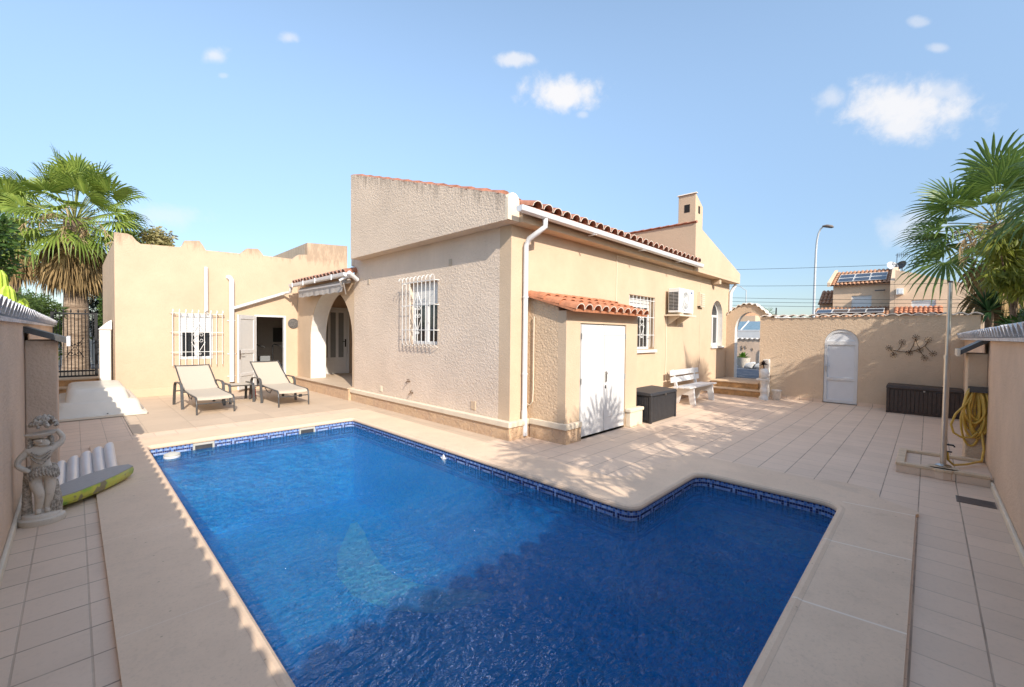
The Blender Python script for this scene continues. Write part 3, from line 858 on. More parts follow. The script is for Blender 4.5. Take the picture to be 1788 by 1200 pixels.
# arched window
mb = MB()
def inset_arch(d): return [(WINA[0] + d, WINA[2] + d), (WINA[1] - d, WINA[2] + d)] + arc((WINA[0] + WINA[1]) / 2, WINA[3], (WINA[1] - WINA[0]) / 2 - d, WINA[4] - WINA[3] - d, 0, 180, 14)
mid = (WINA[0] + WINA[1]) / 2
low = rect(WINA[0] + .09, mid - .04, WINA[2] + .09, WINA[3] - .02); low2 = rect(mid + .04, WINA[1] - .09, WINA[2] + .09, WINA[3] - .02)
up = [(WINA[0] + .08, WINA[3] + .05), (WINA[1] - .08, WINA[3] + .05)] + arc(mid, WINA[3] + .05, (WINA[1] - WINA[0]) / 2 - .08, WINA[4] - WINA[3] - .13, 0, 180, 12)[1:-1]
mb.slab('y', YF + .13, YF + .19, inset_arch(.003), [low, low2, up])
wa_ = mb.build('window', 'white', house, bevel=.005)
mb = MB(); mb.slab('y', YF + .155, YF + .165, inset_arch(.05)); mb.build('pane', 'glass', wa_)
mb = MB(); mb.box(13.05, 14.08, 4.53, 4.70, 1.265, 1.328); mb.build('sill', 'white_render', wa_, bevel=.006)
mb = MB()
rv = inset_arch(.0015); mb.grid([[(a, YF - .002, b) for a, b in rv], [(a, YF + .128, b) for a, b in rv]]); mb.build('reveal', 'white_render', wa_)
# cable down the wall, vents, taps
mb = MB(); mb.tube([(7.72, 4.572, 3.24), (7.72, 4.570, 2.05)], .009, 6); mb.tube([(7.72, 4.572, 3.235), (14.3, 4.572, 3.235)], .009, 6)
mb.tube([(10.06, 4.570, 2.1), (10.06, 4.570, .5)], .012, 6); mb.tube([(12.2, 4.572, 3.2), (12.2, 4.572, .1)], .004, 4)
mb.tube([(5.02, 4.572, .52), (5.034, 4.50, .50), (5.034, 4.44, .56), (5.034, 4.43, .75), (5.034, 4.43, 1.9)], .009, 6)
mb.build('cable', 'cream_paint', house)
mb = MB()
mb.box(12.0, 12.32, 4.50, 4.579, 2.42, 2.45)
for k in range(7): mb.box(12.02, 12.30, 4.49, 4.579, 2.44 + k * .055, 2.465 + k * .055)
mb.box(12.0, 12.02, 4.50, 4.579, 2.42, 2.83); mb.build('wall_vent', 'cream_paint', house)
for y, z, sy, sz, mt_ in ((6.08, 2.88, .045, .055, 'stucco_old'), (9.08, 2.77, .045, .065, 'stucco_old'), (8.51, .40, .05, .06, 'cream_paint'), (5.43, .42, .06, .07, 'stucco')):
    mb = MB(); mb.box(XL - .012, XL + .002, y - sy, y + sy, z - sz, z + sz); build_split(mb, 'wall_box', mt_, house, bevel=.004)
for y, z in ((7.38, .66), (7.27, .44)):
    mb = MB(); mb.tube([(XL, y, z), (XL - .06, y, z), (XL - .09, y, z - .025)], .010, 8); mb.tube([(XL - .04, y, z), (XL - .04, y, z + .035)], .008, 8); mb.box(XL - .065, XL - .015, y - .006, y + .006, z + .035, z + .045); mb.lathe([(.03, 0), (.03, .004)], (XL - .002, y, z - .002), 10); build_split(mb, 'tap', 'rust', house)

# porch ---------------------------------------------------------------------
mb = MB()
mb.slab('x', XL + .003, 5.10, [(9.80, .285), (9.90, .285)] + arc(11.20, 1.45, 1.30, 1.27, 180, 0, 24) + [(12.50, .285), (13.49, .285), (13.49, 2.98), (9.80, 2.98)])
rv_ = [(9.902, .302)] + arc(11.20, 1.45, 1.298, 1.268, 180, 0, 24) + [(12.498, .302)]
mb.grid([[(XL + .012, a, b) for a, b in rv_], [(5.09, a, b) for a, b in rv_]], 1)
mb.box(5.1, 7.3, 9.78, 9.82 + .2, .3, 2.9); mb.box(7.1, 7.3, 10.02, 13.49, .3, 2.9); mb.box(5.1, 7.3, 9.78, 13.49, 2.9, 2.98)
mb.build('porch_wall', ['stucco', 'white_render'], house)
mb = MB(); mb.box(4.52, 7.3, 9.79, 13.49, 0, .275); mb.build('porch_step', 'stone', house)
mb = MB(); mb.box(4.49, 7.1, 9.79, 13.49, .277, .30); mb.build('porch_floor', 'terrace', house, bevel=.005)
mb = MB(); barrel(mb, (4.40, 13.05, 3.0), (0, -1, 0), Vector((1, 0, .30)), 3.42, 3.0, .21, rows=7); mb.build('porch_roof', ['terra', 'mortar'], house, smooth=40, recalc=False)
mb = MB(); gutter(mb, (4.34, 13.1, 2.93), (4.34, 9.55, 2.95), (-1, 0, 0), .06)
for y in (12.8, 12.0, 11.2, 10.2): mb.box(4.265, 4.285, y - .02, y + .02, 2.86, 2.99)
mb.build('porch_gutter', 'white_pvc', house, smooth=35)
mb = MB(); mb.tube([(4.34, 13.08, 2.86), (4.34, 13.15, 2.76), (4.25, 13.38, 2.72), (2.98, 13.41, 2.22)], .042, 10); mb.build('slanting_pipe', 'white_pvc', house, smooth=40)
# front door
mb = MB(); mb.slab('y', 13.42, 13.48, rect(5.22, 6.22, .302, 2.40), [rect(5.29, 6.15, .31, 2.33)])
fd = mb.build('front_door', 'white', house, bevel=.005)
mb = MB(); mb.slab('y', 13.43, 13.47, rect(5.295, 6.145, .315, 2.325), [rect(5.36 + k * .255, 5.36 + k * .255 + .17, .82, 2.24) for k in range(3)]); mb.box(5.40, 5.70, 13.42, 13.435, .45, .70)
mb.build('door_leaf', 'white', fd, bevel=.005)
mb = MB(); mb.box(5.33, 6.09, 13.445, 13.455, .80, 2.26); mb.build('pane', 'glass_grey', fd)
mb = MB(); mb.box(6.075, 6.11, 13.41, 13.43, 1.15, 1.40); mb.tube([(6.09, 13.40, 1.32), (6.09, 13.38, 1.32), (5.98, 13.375, 1.32)], .012, 8); mb.build('handle', 'iron', fd)
mb = MB(); mb.lathe([(.05, 0), (.06, .05), (.06, .13), (.02, .2)], (5.35, 13.3, 2.45), 10); mb.build('porch_lamp', 'iron', house)

# awning folded above the porch
aw = thing('awning', 'grey folded awning with scalloped valance rolled up above the porch arch', 'awning', (4.45, 11.2, 2.75))
mb = MB(); mb.tube([(4.50, 12.75, 2.80), (4.50, 9.75, 2.82)], .055, 12); mb.build('roll', 'vinyl_grey', aw, smooth=40)
mb = MB(); mb.box(4.40, 4.425, 9.85, 12.70, 2.74, 2.785); mb.build('front_rail', 'white_pvc', aw, bevel=.005)
mb = MB()
A = []; B = []
for k in range(60):
    y = 9.87 + 2.8 * k / 59; A.append((4.41, y, 2.74)); B.append((4.405 + .008 * sin(k * .9), y, 2.585 - .02 * abs(sin(k * .33))))
mb.grid([A, B]); mb.build('valance', 'vinyl_grey', aw)
mb = MB(); mb.tube([(4.62, 9.62, 2.92), (4.40, 9.60, 2.90), (4.28, 9.72, 2.82), (4.41, 9.90, 2.70)], .028, 8); mb.tube([(4.62, 9.55, 2.84), (4.36, 9.45, 2.98)], .05, 10); mb.build('arm', 'white_pvc', aw, smooth=40)
mb = MB(); mb.add([(4.42, 9.86, 2.80), (4.30, 9.60, 2.72), (4.42, 9.74, 2.50), (4.44, 9.86, 2.80), (4.32, 9.60, 2.72), (4.44, 9.74, 2.50)], [(0, 1, 2), (5, 4, 3), (0, 3, 4, 1), (1, 4, 5, 2), (2, 5, 3, 0)]); mb.build('side_plate', 'vinyl_grey', aw)

# air conditioner
ac = thing('air_conditioner', 'white air conditioner outdoor unit with round fan on wall brackets', 'air conditioner', (10.4, 4.4, 2.16))
mb = MB(); mb.box(9.98, 10.84, 4.23, 4.50, 2.18, 2.76); mb.build('casing', 'ac', ac, bevel=.012)
mb = MB()
R = .235; cx, cz = 10.32, 2.47
mb.lathe([(R, 0), (R, .012), (R * .9, .014), (R * .9, .0)], (0, 0, 0), 32)
mb.v = [(cx + x, 4.226 - z, cz + y) for x, y, z in mb.v]
for k in range(7):
    rr = R * (.25 + .1 * k); mb.tube([(cx + rr * cos(a), 4.216, cz + rr * sin(a)) for a in [2 * pi * i / 28 for i in range(28)]], .0035, 4, closed=True)
for k in range(28):
    a = 2 * pi * k / 28; mb.tube([(cx + .05 * cos(a), 4.216, cz + .05 * sin(a)), (cx + R * .92 * cos(a + .4), 4.216, cz + R * .92 * sin(a + .4))], .0035, 4)
mb.build('fan_guard', 'ac', ac)
mb = MB(); mb.lathe([(.07, 0), (.07, .01)], (0, 0, 0), 20); mb.v = [(cx + x, 4.212 - z, cz + y) for x, y, z in mb.v]; mb.build('fan_hub', 'white', ac)
mb = MB(); mb.lathe([(R * .9, 0), (R * .9, .001)], (0, 0, 0), 28); mb.v = [(cx + x, 4.2285 - z, cz + y) for x, y, z in mb.v]; mb.build('fan_well', 'ac_grey', ac)
mb = MB()
for c in range(2):
    for k in range(13): mb.box(9.972, 9.979, 4.25 + c * .12, 4.36 + c * .12, 2.24 + k * .034, 2.258 + k * .034)
mb.build('side_louvres', 'dark', ac)
mb = MB(); mb.tube([(10.70 + .035 * cos(a), 4.226, 2.685 + .018 * sin(a)) for a in [2 * pi * i / 16 for i in range(16)]], .006, 5, closed=True); mb.tube([(10.67, 4.226, 2.68), (10.73, 4.226, 2.69)], .006, 5); mb.build('badge', 'logo', ac)
mb = MB(); mb.box(9.95, 10.95, 4.20, 4.577, 2.10, 2.135); mb.box(10.12, 10.16, 4.2, 4.577, 2.136, 2.178); mb.box(10.68, 10.72, 4.2, 4.577, 2.136, 2.178); build_split(mb, 'shelf', 'cream_paint', ac)
mb = MB()
for x in (10.14, 10.70): mb.hexa([(x - .015, 4.26, 2.095), (x + .015, 4.26, 2.095), (x + .015, 4.577, 1.88), (x - .015, 4.577, 1.88), (x - .015, 4.24, 2.099), (x + .015, 4.24, 2.099), (x + .015, 4.577, 2.099), (x - .015, 4.577, 2.099)])
build_split(mb, 'bracket', 'cream_paint', ac)

# ================================================================== SHED on the house wall
shed = thing('storage_shed', 'lean-to shed with white double doors and orange tile roof against the house wall', 'shed', (6.1, 4.2, 0))
SX0, SX1, SY = 5.06, 7.21, 3.82
mb = MB()
mb.slab('y', SY, SY + .15, rect(SX0, SX1, 0, 1.98), [rect(5.42, 6.80, .0, 1.80)])
mb.build('front_wall', 'stucco', shed)
mb = MB(); mb.slab('x', SX0, SX0 + .15, [(SY + .15, 0), (4.575, 0), (4.575, 2.24), (SY + .15, 2.03)]); mb.slab('x', SX1 - .15, SX1, [(SY + .15, 0), (4.575, 0), (4.575, 2.24), (SY + .15, 2.03)])
build_split(mb, 'side_wall', 'stucco_shed', shed)
mb = MB(); barrel(mb, (4.97, 3.62, 1.985), (1, 0, 0), Vector((0, 1, .285)), 2.22, .96, .222, rows=3, rim=1)
mb.build('tiled_roof', ['terra_new', 'mortar'], shed, smooth=40, recalc=False)
mb = MB(); mb.box(5.43, 6.79, SY + .03, SY + .08, .03, 1.79); mb.build('door_frame', 'white', shed)
for k, (a, b) in enumerate(((5.455, 6.105), (6.115, 6.765))):
    mb = MB(); mb.box(a, b, SY + .0, SY + .045, .035, 1.775)
    mb.box(a + .005, b - .005, SY - .006, SY + .001, 1.62, 1.628); mb.box(a + .005, b - .005, SY - .004, SY + .001, .25, .256)
    dr = mb.build('door', 'white', shed, bevel=.004)
    for hz_ in (.22, .9, 1.6):
        h = MB(); xh = 5.448 if k == 0 else 6.772; h.tube([(xh, SY - .006, hz_ - .045), (xh, SY - .006, hz_ + .045)], .009, 8); h.build('hinge', 'ac_grey', dr)
    if k == 1:
        h = MB(); h.box(6.135, 6.165, SY - .022, SY, .85, 1.02); h.box(6.14, 6.158, SY - .04, SY - .02, .98, 1.0); h.build('handle', 'steel', dr)
        h = MB(); h.box(6.14, 6.16, SY - .012, SY, .74, .79); h.build('lock', 'iron', dr)
mb = MB(); mb.box(SX0 - .05, SX0 - .002, SY - .05, 4.474, 0, .215); mb.box(SX0 - .002, 5.40, SY - .05, SY - .002, 0, .215)
build_split(mb, 'stone_plinth', 'stone', shed)
mb = MB(); mb.slab('z', .218, .30, [(SX0 - .075, SY - .075), (5.40, SY - .075), (5.40, SY - .003), (SX0 - .003, SY - .003), (SX0 - .003, 4.472), (SX0 - .075, 4.472)]); mb.build('plinth_ledge', 'cream_paint', shed, bevel=.012)
mb = MB(); mb.box(6.82, 7.27, SY - .10, SY - .003, 0, .26); mb.box(6.80, 7.29, SY - .12, SY - .003, .262, .32); mb.build('plinth_block', 'cream_paint', shed, bevel=.01)

# ================================================================== ANNEX (left building)
annex = thing('annex_building', 'flat roofed cream annex with crenellated parapet, barred window and open door behind the sun loungers', 'building', (2.8, 13.5, 0))
AY = 13.50
outer = [(.66, 0), (7.3, 0), (7.3, 3.25), (6.18, 3.25), (6.18, 4.40), (4.94, 4.31), (4.94, 3.95), (4.70, 3.92), (4.62, 3.86), (4.54, 3.765), (3.75, 3.76), (3.68, 3.86), (3.61, 3.93), (3.35, 3.90), (3.27, 3.82), (3.19, 3.735), (2.41, 3.71), (2.35, 3.82), (2.27, 3.935), (1.97, 3.89), (1.93, 3.78), (1.87, 3.71), (1.12, 3.675), (1.04, 3.74), (.97, 3.84), (.89, 3.875), (.66, 3.87)]
AW = (1.84, 2.56, .88, 2.06); AD = (3.52, 4.34, .06, 2.08)
mb = MB(); mb.slab('y', AY, AY + .2, outer, [rect(*AW), rect(*AD)]); mb.build('facade', 'stucco_annex', annex)
mb = MB(); mb.box(.66, .86, AY + .2, 19.5, 0, 3.7); mb.box(.66, 7.3, 19.3, 19.5, 0, 3.7); mb.box(.86, 7.3, AY + .2, 19.3, 3.40, 3.5); mb.box(7.1, 7.3, AY + .2, 19.3, 0, 3.4); build_split(mb, 'side_wall', 'stucco_annex', annex)
mb = MB(); mb.slab('x', 4.94, 5.1, [(AY + .2, 3.5), (17.2, 3.5), (17.2, 4.27), (AY + .2, 4.31)]); mb.build('parapet_return', 'stucco_old', annex)
mb = MB(); mb.box(.60, 3.47, AY - .035, AY - .002, 0, .20); mb.box(4.40, 4.655, AY - .035, AY - .002, 0, .20); build_split(mb, 'skirting', 'stucco', annex, bevel=.008)
w3 = window_frame(annex, 'y', AW[0] + .003, AW[1] - .003, AW[2] + .003, AW[3] - .003, AY + .03, .06, w=.07, shutter=.42)
grille(w3, lambda a, b, o: (a, AY - o, b), 1.70, 2.74, .74, 2.14, .11, 9, belly=False)
# room behind the open door
mb = MB(); mb.add([(2.9, 13.701, .05), (5.6, 13.701, .05), (5.6, 16.6, .05), (2.9, 16.6, .05), (2.9, 13.701, 2.6), (5.6, 13.701, 2.6), (5.6, 16.6, 2.6), (2.9, 16.6, 2.6)], [(0, 1, 2, 3), (7, 6, 5, 4), (1, 5, 6, 2), (2, 6, 7, 3), (3, 7, 4, 0)])
mb.build('room', 'room', annex, recalc=False)
mb = MB(); mb.box(AD[0], AD[0] + .05, AY - .01, AY + .1, AD[2], AD[3]); mb.box(AD[1] - .06, AD[1], AY - .01, AY + .1, AD[2], AD[3]); mb.box(AD[0] + .05, AD[1] - .06, AY - .01, AY + .1, AD[3] - .05, AD[3]); mb.build('door_frame', 'white', annex, bevel=.004)
# open leaf: hinge (3.53,13.47) -> free end
hx, hy = 3.53, 13.46; fx, fy = 2.99, 12.93
d = Vector((fx - hx, fy - hy, 0)); Ld = d.length; d.normalize(); nn = Vector((-d.y, d.x, 0))
def LP(s, z, o): return Vector((hx, hy, 0)) + d * s + nn * o + Vector((0, 0, z))
def lbox(mb, s0, s1, z0, z1, o0, o1): mb.hexa([LP(s0, z0, o0), LP(s1, z0, o0), LP(s1, z0, o1), LP(s0, z0, o1), LP(s0, z1, o0), LP(s1, z1, o0), LP(s1, z1, o1), LP(s0, z1, o1)])
mb = MB()
lbox(mb, 0, .10, .07, 2.05, -.022, .022); lbox(mb, Ld - .10, Ld, .07, 2.05, -.022, .022)
for z0, z1 in ((.07, .20), (1.02, 1.12), (1.94, 2.05), (.42, .50)): lbox(mb, .10, Ld - .10, z0, z1, -.022, .022)
lf = mb.build('door_leaf', 'white', annex, bevel=.004)
mb = MB(); lbox(mb, .09, Ld - .09, .5, 1.03, -.008, .008); lbox(mb, .09, Ld - .09, 1.11, 1.95, -.008, .008); lbox(mb, .09, Ld - .09, .19, .43, -.008, .008); mb.build('door_panel', 'shutter', lf)
mb = MB()
for sg in (-1, 1):
    lbox(mb, Ld - .065, Ld - .03, .88, 1.12, sg * .023, sg * .03); mb.tube([LP(Ld - .045, 1.02, sg * .03), LP(Ld - .045, 1.02, sg * .07), LP(Ld - .17, 1.02, sg * .07)], .010, 6)
mb.build('handle', 'rust', lf)
# pipes on the facade
mb = MB(); mb.tube([(2.40, AY - .05, 2.13), (2.40, AY - .05, 3.27)], .042, 10); mb.tube([(2.40, AY - .05, 2.13), (2.43, AY - .03, 2.08), (2.45, AY, 2.06)], .02, 8); mb.build('short_pipe', 'white_pvc', annex, smooth=40)
mb = MB(); mb.tube([(2.90, AY + .02, 3.06), (2.93, AY - .05, 3.05), (2.965, AY - .07, 2.98), (2.965, AY - .07, 2.85), (2.965, AY - .07, .25)], .06, 12)
for z in (1.9, 1.0, .4): mb.box(2.87, 3.06, AY - .02, AY - .001, z - .012, z + .012)
mb.build('downpipe', 'white_pvc', annex, smooth=40)
# solar panel on annex roof
sp = MB(); sp.hexa([(2.98, 14.2, 3.55), (4.62, 14.2, 3.55), (4.62, 15.1, 3.90), (2.98, 15.1, 3.90), (2.98, 14.18, 3.59), (4.62, 14.18, 3.59), (4.62, 15.08, 3.97), (2.98, 15.08, 3.97)])
tag(sp.build('solar_panel', 'pv'), 'dark solar panel edge showing above the crenellated parapet of the annex', 'solar panel')
# wall plaque
mb = MB(); mb.lathe([(.150, 0), (.150, .02), (.135, .03), (.12, .022), (.05, .03)], (0, 0, 0), 28); mb.v = [(4.42 + .12 + x, AY - z, 1.86 + y) for x, y, z in mb.v]
pq = mb.build('wall_plaque', 'art'); tag(pq, 'round dark carved plaque on the cream wall right of the open door', 'plaque')
# picture inside room
mb = MB(); mb.box(4.9, 5.25, 16.55, 16.58, 1.25, 1.75)
pc = mb.build('picture', 'frame_grey'); tag(pc, 'small framed picture hanging on the back wall inside the open doorway', 'picture')
# exercise machine
ex = thing('exercise_machine', 'black exercise machine with upright handlebars standing inside the open doorway', 'exercise machine', (4.15, 14.6, .05))
mb = MB(); mb.lathe([(.33, 0), (.36, .04), (.36, .09), (.30, .11)], (4.2, 14.5, .50), 20, sx=1.1); mb.lathe([(.18, 0), (.14, .45)], (4.2, 14.5, .05), 14); mb.build('platform', 'resin', ex, smooth=40)
for x in (3.86, 4.40):
    mb = MB(); mb.tube([(x, 14.9, .55), (x, 14.9, 1.18), (x + .03, 14.88, 1.22), (x + .28, 14.75, 1.12)], .018, 8); mb.build('handlebar', 'iron', ex, smooth=50)
mb = MB(); mb.box(4.0, 4.3, 14.8, 14.95, .62, .85); mb.build('console', 'ac_grey', ex, bevel=.01)

# white cabinet post by the gate
mb = MB(); mb.box(.42, .62, 14.15, 14.55, 0, 1.62); mb.hexa([(.40, 14.12, 1.62), (.64, 14.12, 1.62), (.64, 14.58, 1.62), (.40, 14.58, 1.62), (.56, 14.2, 1.80), (.64, 14.2, 1.86), (.64, 14.5, 1.86), (.56, 14.5, 1.80)])
o = mb.build('gate_pillar', 'white_render', bevel=.01); tag(o, 'white rendered gate pillar with sloping top beside the annex corner', 'pillar')

# ================================================================== GARDEN WALLS
def garden_wall_x(name, label, xin, thick, y0, y1, h, capedge, cat='wall'):
    root = thing(name, label, cat, (xin, (y0 + y1) / 2, 0))
    return root
gl = thing('garden_wall', 'shaded stucco garden wall with whitewashed tile coping on the left of the pool', 'wall', (-.36, 6, 0))
mb = MB(); mb.box(-.62, -.36, -2.5, 15.0, -.05, 1.70); mb.build('wall_body', 'stucco_garden', gl)
mb = MB(); mb.box(-.36, -.335, -2.5, 6.65, 0, .07); build_split(mb, 'skirting', 'cream_paint', gl, bevel=.008)
mb = MB(); barrel(mb, (-.325, 15.05, 1.70), (0, -1, 0), Vector((-1, 0, .22)), 17.4, .40, .235, rows=1, rim=0, rr=.49); mb.build('tile_coping', 'cap_white', gl, smooth=40, recalc=False)
mb = MB(); mb.box(-.358, -.13, 6.66, 7.25, 0, 1.50); mb.build('pier', 'stucco_garden', gl, bevel=.01)
mb = MB(); mb.hexa([(-.40, 6.55, 1.60), (-.06, 6.55, 1.47), (-.06, 7.35, 1.47), (-.40, 7.35, 1.60), (-.40, 6.55, 1.66), (-.06, 6.55, 1.53), (-.06, 7.35, 1.53), (-.40, 7.35, 1.66)]); pcap = mb.build('pier_cap', 'frame_grey', gl)
mb = MB(); mb.box(-.058, -.03, 6.53, 7.36, 1.44, 1.54); mb.build('cap_edge', 'white_pvc', pcap)

gr_ = thing('garden_wall', 'shaded stucco garden wall with whitewashed tile coping on the right of the patio', 'wall', (6, -.55, 0))
mb = MB(); mb.box(-2.5, 13.09, -.80, -.547, -.05, 1.60); mb.build('wall_body', 'stucco_garden', gr_)
mb = MB(); mb.box(-2.5, 6.96, -.547, -.522, 0, .07); build_split(mb, 'skirting', 'cream_paint', gr_, bevel=.008)
mb = MB(); barrel(mb, (-2.5, -.48, 1.635), (1, 0, 0), Vector((0, -1, .22)), 15.55, .38, .235, rows=1, rim=0, rr=.49); mb.build('tile_coping', 'cap_white', gr_, smooth=40, recalc=False)
mb = MB(); mb.box(8.0, 8.5, -.546, -.37, 0, 1.44); mb.build('pier', 'stucco_far', gr_, bevel=.01)
mb = MB(); mb.hexa([(7.9, -.56, 1.60), (7.9, -.30, 1.42), (8.6, -.30, 1.42), (8.6, -.56, 1.60), (7.9, -.56, 1.66), (7.9, -.30, 1.48), (8.6, -.30, 1.48), (8.6, -.56, 1.66)]); pcap = mb.build('pier_cap', 'frame_grey', gr_)
mb = MB(); mb.box(7.89, 8.61, -.298, -.27, 1.40, 1.49); mb.build('cap_edge', 'cream_paint', pcap)

# far wall with door
fw_ = thing('garden_wall', 'cream stucco garden wall with white arched door and wavy tile top at the far end of the patio', 'wall', (13.2, 1.2, 0))
XF = 13.10
dh = [(1.19, .0), (1.86, .0)] + arc(1.525, 1.50, .335, .33, 0, 180, 16)
mb = MB(); mb.slab('x', XF, XF + .22, rect(-.77, 3.30, -.02, 2.13), [dh]); mb.build('wall_body', 'stucco_far', fw_)
mb = MB(); wave_cap(mb, [(XF - .05, -.80, 2.135), (XF - .05, 3.30, 2.165)], (.34, 0, 0), period=.215, amp=.022); mb.build('tile_coping', 'far_cap', fw_, smooth=40, recalc=False)
mb = MB(); mb.box(XF - .018, XF - .001, -.76, 1.18, 0, .075); mb.box(XF - .018, XF - .001, 1.87, 3.28, 0, .075); build_split(mb, 'skirting', 'paving', fw_)
def darch(d): return [(1.19 + d, .015), (1.86 - d, .015)] + arc(1.525, 1.50, .335 - d, .33 - d, 0, 180, 16)
mb = MB(); mb.slab('x', XF + .02, XF + .08, darch(.003), [rect(1.26, 1.79, .64, 1.44), rect(1.26, 1.79, .09, .57), [(1.25, 1.54), (1.80, 1.54)] + arc(1.525, 1.54, .265, .22, 0, 180, 14)[1:-1]])
gd = mb.build('gate_door', 'white', fw_, bevel=.004)
mb = MB(); mb.slab('x', XF + .045, XF + .055, darch(.03)); mb.build('door_panel', 'white_pvc', gd)
mb = MB(); mb.box(XF + .0, XF + .02, 1.80, 1.83, .78, .95); mb.tube([(XF + .0, 1.815, .92), (XF - .04, 1.815, .92), (XF - .04, 1.73, .92)], .010, 6); mb.build('handle', 'steel', gd)

# arch wall at the steps
aw_ = thing('arched_gateway', 'cream stucco gateway arch with stepped pale tiles beside the house corner', 'archway', (14.5, 3.9, 0))
XA = 14.40
tp = [(3.20, 2.16), (3.37, 2.22), (3.47, 2.32), (3.57, 2.42), (3.66, 2.49), (3.74, 2.57), (3.95, 2.61), (4.10, 2.60), (4.25, 2.55), (4.42, 2.43), (4.55, 2.30)]
oh = [(3.52, .33), (4.33, .33)] + arc(3.925, 1.80, .405, .57, 0, 180, 18)
mb = MB(); mb.slab('x', XA, XA + .28, [(3.20, -.02), (4.577, -.02)] + [tp[-1]][:0] + [(4.577, 2.28)] + tp[::-1][1:], [oh], 0, 1); mb.build('wall_body', ['stucco_far', 'white_render'], aw_)
mb = MB(); wave_cap(mb, [(XA - .05, y, z) for y, z in tp], (.38, 0, 0), period=.16, amp=.022); mb.build('tile_coping', 'far_cap', aw_, smooth=40, recalc=False)
mb = MB(); mb.box(XF + .221, XA - .001, 3.08, 3.29, 0, 2.12); mb.build('return_wall', 'stucco_far', aw_)
# steps
st = thing('garden_steps', 'two sandstone steps leading up through the gateway arch', 'steps', (13, 3.8, 0))
mb = MB(); mb.box(12.73, 14.39, 3.18, 4.52, 0, .145); mb.box(13.05, 14.39, 3.302, 4.52, .18, .315); mb.build('riser', 'step', st)
mb = MB(); mb.box(12.70, 13.05, 3.17, 4.525, .146, .179); mb.box(13.02, 14.40, 3.30, 4.525, .316, .349); mb.build('tread', 'step_top', st, bevel=.006)
# pedestal
pd = thing('pedestal_ornament', 'white stone baluster pedestal carrying a dark rosette plant beside the steps', 'pedestal', (12.45, 3.02, 0))
mb = MB(); mb.lathe([(.11, 0), (.11, .06), (.085, .09), (.075, .16), (.095, .20), (.095, .26), (.07, .32), (.085, .42), (.10, .46), (.10, .5)], (12.45, 3.02, 0), 16); mb.box(12.34, 12.56, 2.91, 3.17, .5, .545); mb.build('column', 'plaster_white', pd, smooth=50)
mb = MB(); mb.lathe([(.06, .545), (.10, .60), (.115, .68), (.10, .76), (.06, .80)], (12.45, 3.02, 0), 14); mb.build('urn', 'plaster_white', pd, smooth=60)
def rosette(mb, c, n, L, w, el=(10, 75), bend=.3, mi=0, seg=3, rnd=random):
    c = Vector(c)
    for k in range(n):
        az = rnd.uniform(0, 2 * pi); e = radians(rnd.uniform(*el)); l = L * rnd.uniform(.75, 1.1)
        d = Vector((cos(az) * cos(e), sin(az) * cos(e), sin(e))); sd = Vector((-sin(az), cos(az), 0))
        p = c.copy(); rows = []
        for i in range(seg + 1):
            f = i / seg; ww = w * (1 - f) ** .7 * (.6 + .8 * min(1, f * 3)) if i < seg else .001
            rows.append([p - sd * ww, p + Vector((0, 0, -ww * .3)), p + sd * ww]); d2 = (d + Vector((0, 0, -bend * f))).normalized(); p = p + d2 * (l / seg)
        mb.grid(rows, mi)
mb = MB(); mb.tube([(12.45, 3.02, .79), (12.46, 3.04, .90)], .015, 6); rosette(mb, (12.46, 3.04, .90), 34, .13, .025, (-10, 80), .3); mb.build('rosette_plant', 'flower_dark', pd)
mb = MB()
prof = [(12.70, .0), (13.09, .0), (13.09, 1.02), (12.80, 1.02), (12.86, .80), (12.84, .5), (12.74, .30)]
mb.slab('y', 3.03, 3.14, prof)
o = mb.build('stair_cheek', 'plaster_white', bevel=.015); tag(o, 'white flared cheek wall standing behind the pedestal at the steps', 'stair wall')
mb = MB(); mb.lathe([(.085, 0), (.10, .03), (.11, .2), (.12, .22), (.12, .25), (.1, .26)], (12.66, 2.78, 0), 14)
o = mb.build('flower_pot', 'mortar', smooth=40); tag(o, 'small beige pot on the paving beside the white pedestal', 'pot')

# ================================================================== PATIO OBJECTS
def storage(name, label, x0, x1, y0, y1, h, mt_, latch, ribs, side):
    root = thing(name, label, 'storage box', ((x0 + x1) / 2, (y0 + y1) / 2, 0))
    mb = MB(); mb.box(x0 + .02, x1 - .02, y0 + .02, y1 - .02, .01, h - .06)
    if side == 'y':
        n = int((x1 - x0) / ribs)
        for k in range(n): xa = x0 + .06 + (x1 - x0 - .12) * k / n; mb.box(xa, xa + (x1 - x0 - .12) / n - .006, y0 + .008, y0 + .019, .05, h - .09)
        n = int((y1 - y0) / ribs)
        for k in range(n): ya = y0 + .06 + (y1 - y0 - .12) * k / n; mb.box(x0 + .008, x0 + .019, ya, ya + (y1 - y0 - .12) / n - .006, .05, h - .09)
    else:
        n = int((y1 - y0) / ribs)
        for k in range(n): ya = y0 + .06 + (y1 - y0 - .12) * k / n; mb.box(x0 + .008, x0 + .019, ya, ya + (y1 - y0 - .12) / n - .006, .05, h - .09)
    for xa in (x0, x1 - .05):
        for ya in (y0, y1 - .05): mb.box(xa, xa + .05, ya, ya + .05, 0, h - .07)
    mb.build('body', mt_, root, bevel=.006)
    mb = MB(); mb.hexa([(x0 - .015, y0 - .015, h - .065), (x1 + .015, y0 - .015, h - .065), (x1 + .015, y1 + .01, h - .065), (x0 - .015, y1 + .01, h - .065), (x0, y0 + .01, h - .012), (x1, y0 + .01, h - .012), (x1, y1, h + .012), (x0, y1, h + .012)])
    mb.build('lid', mt_, root, bevel=.012)
    mb = MB(); mb.box(*latch); mb.build('latch', 'steel', root)
    return root
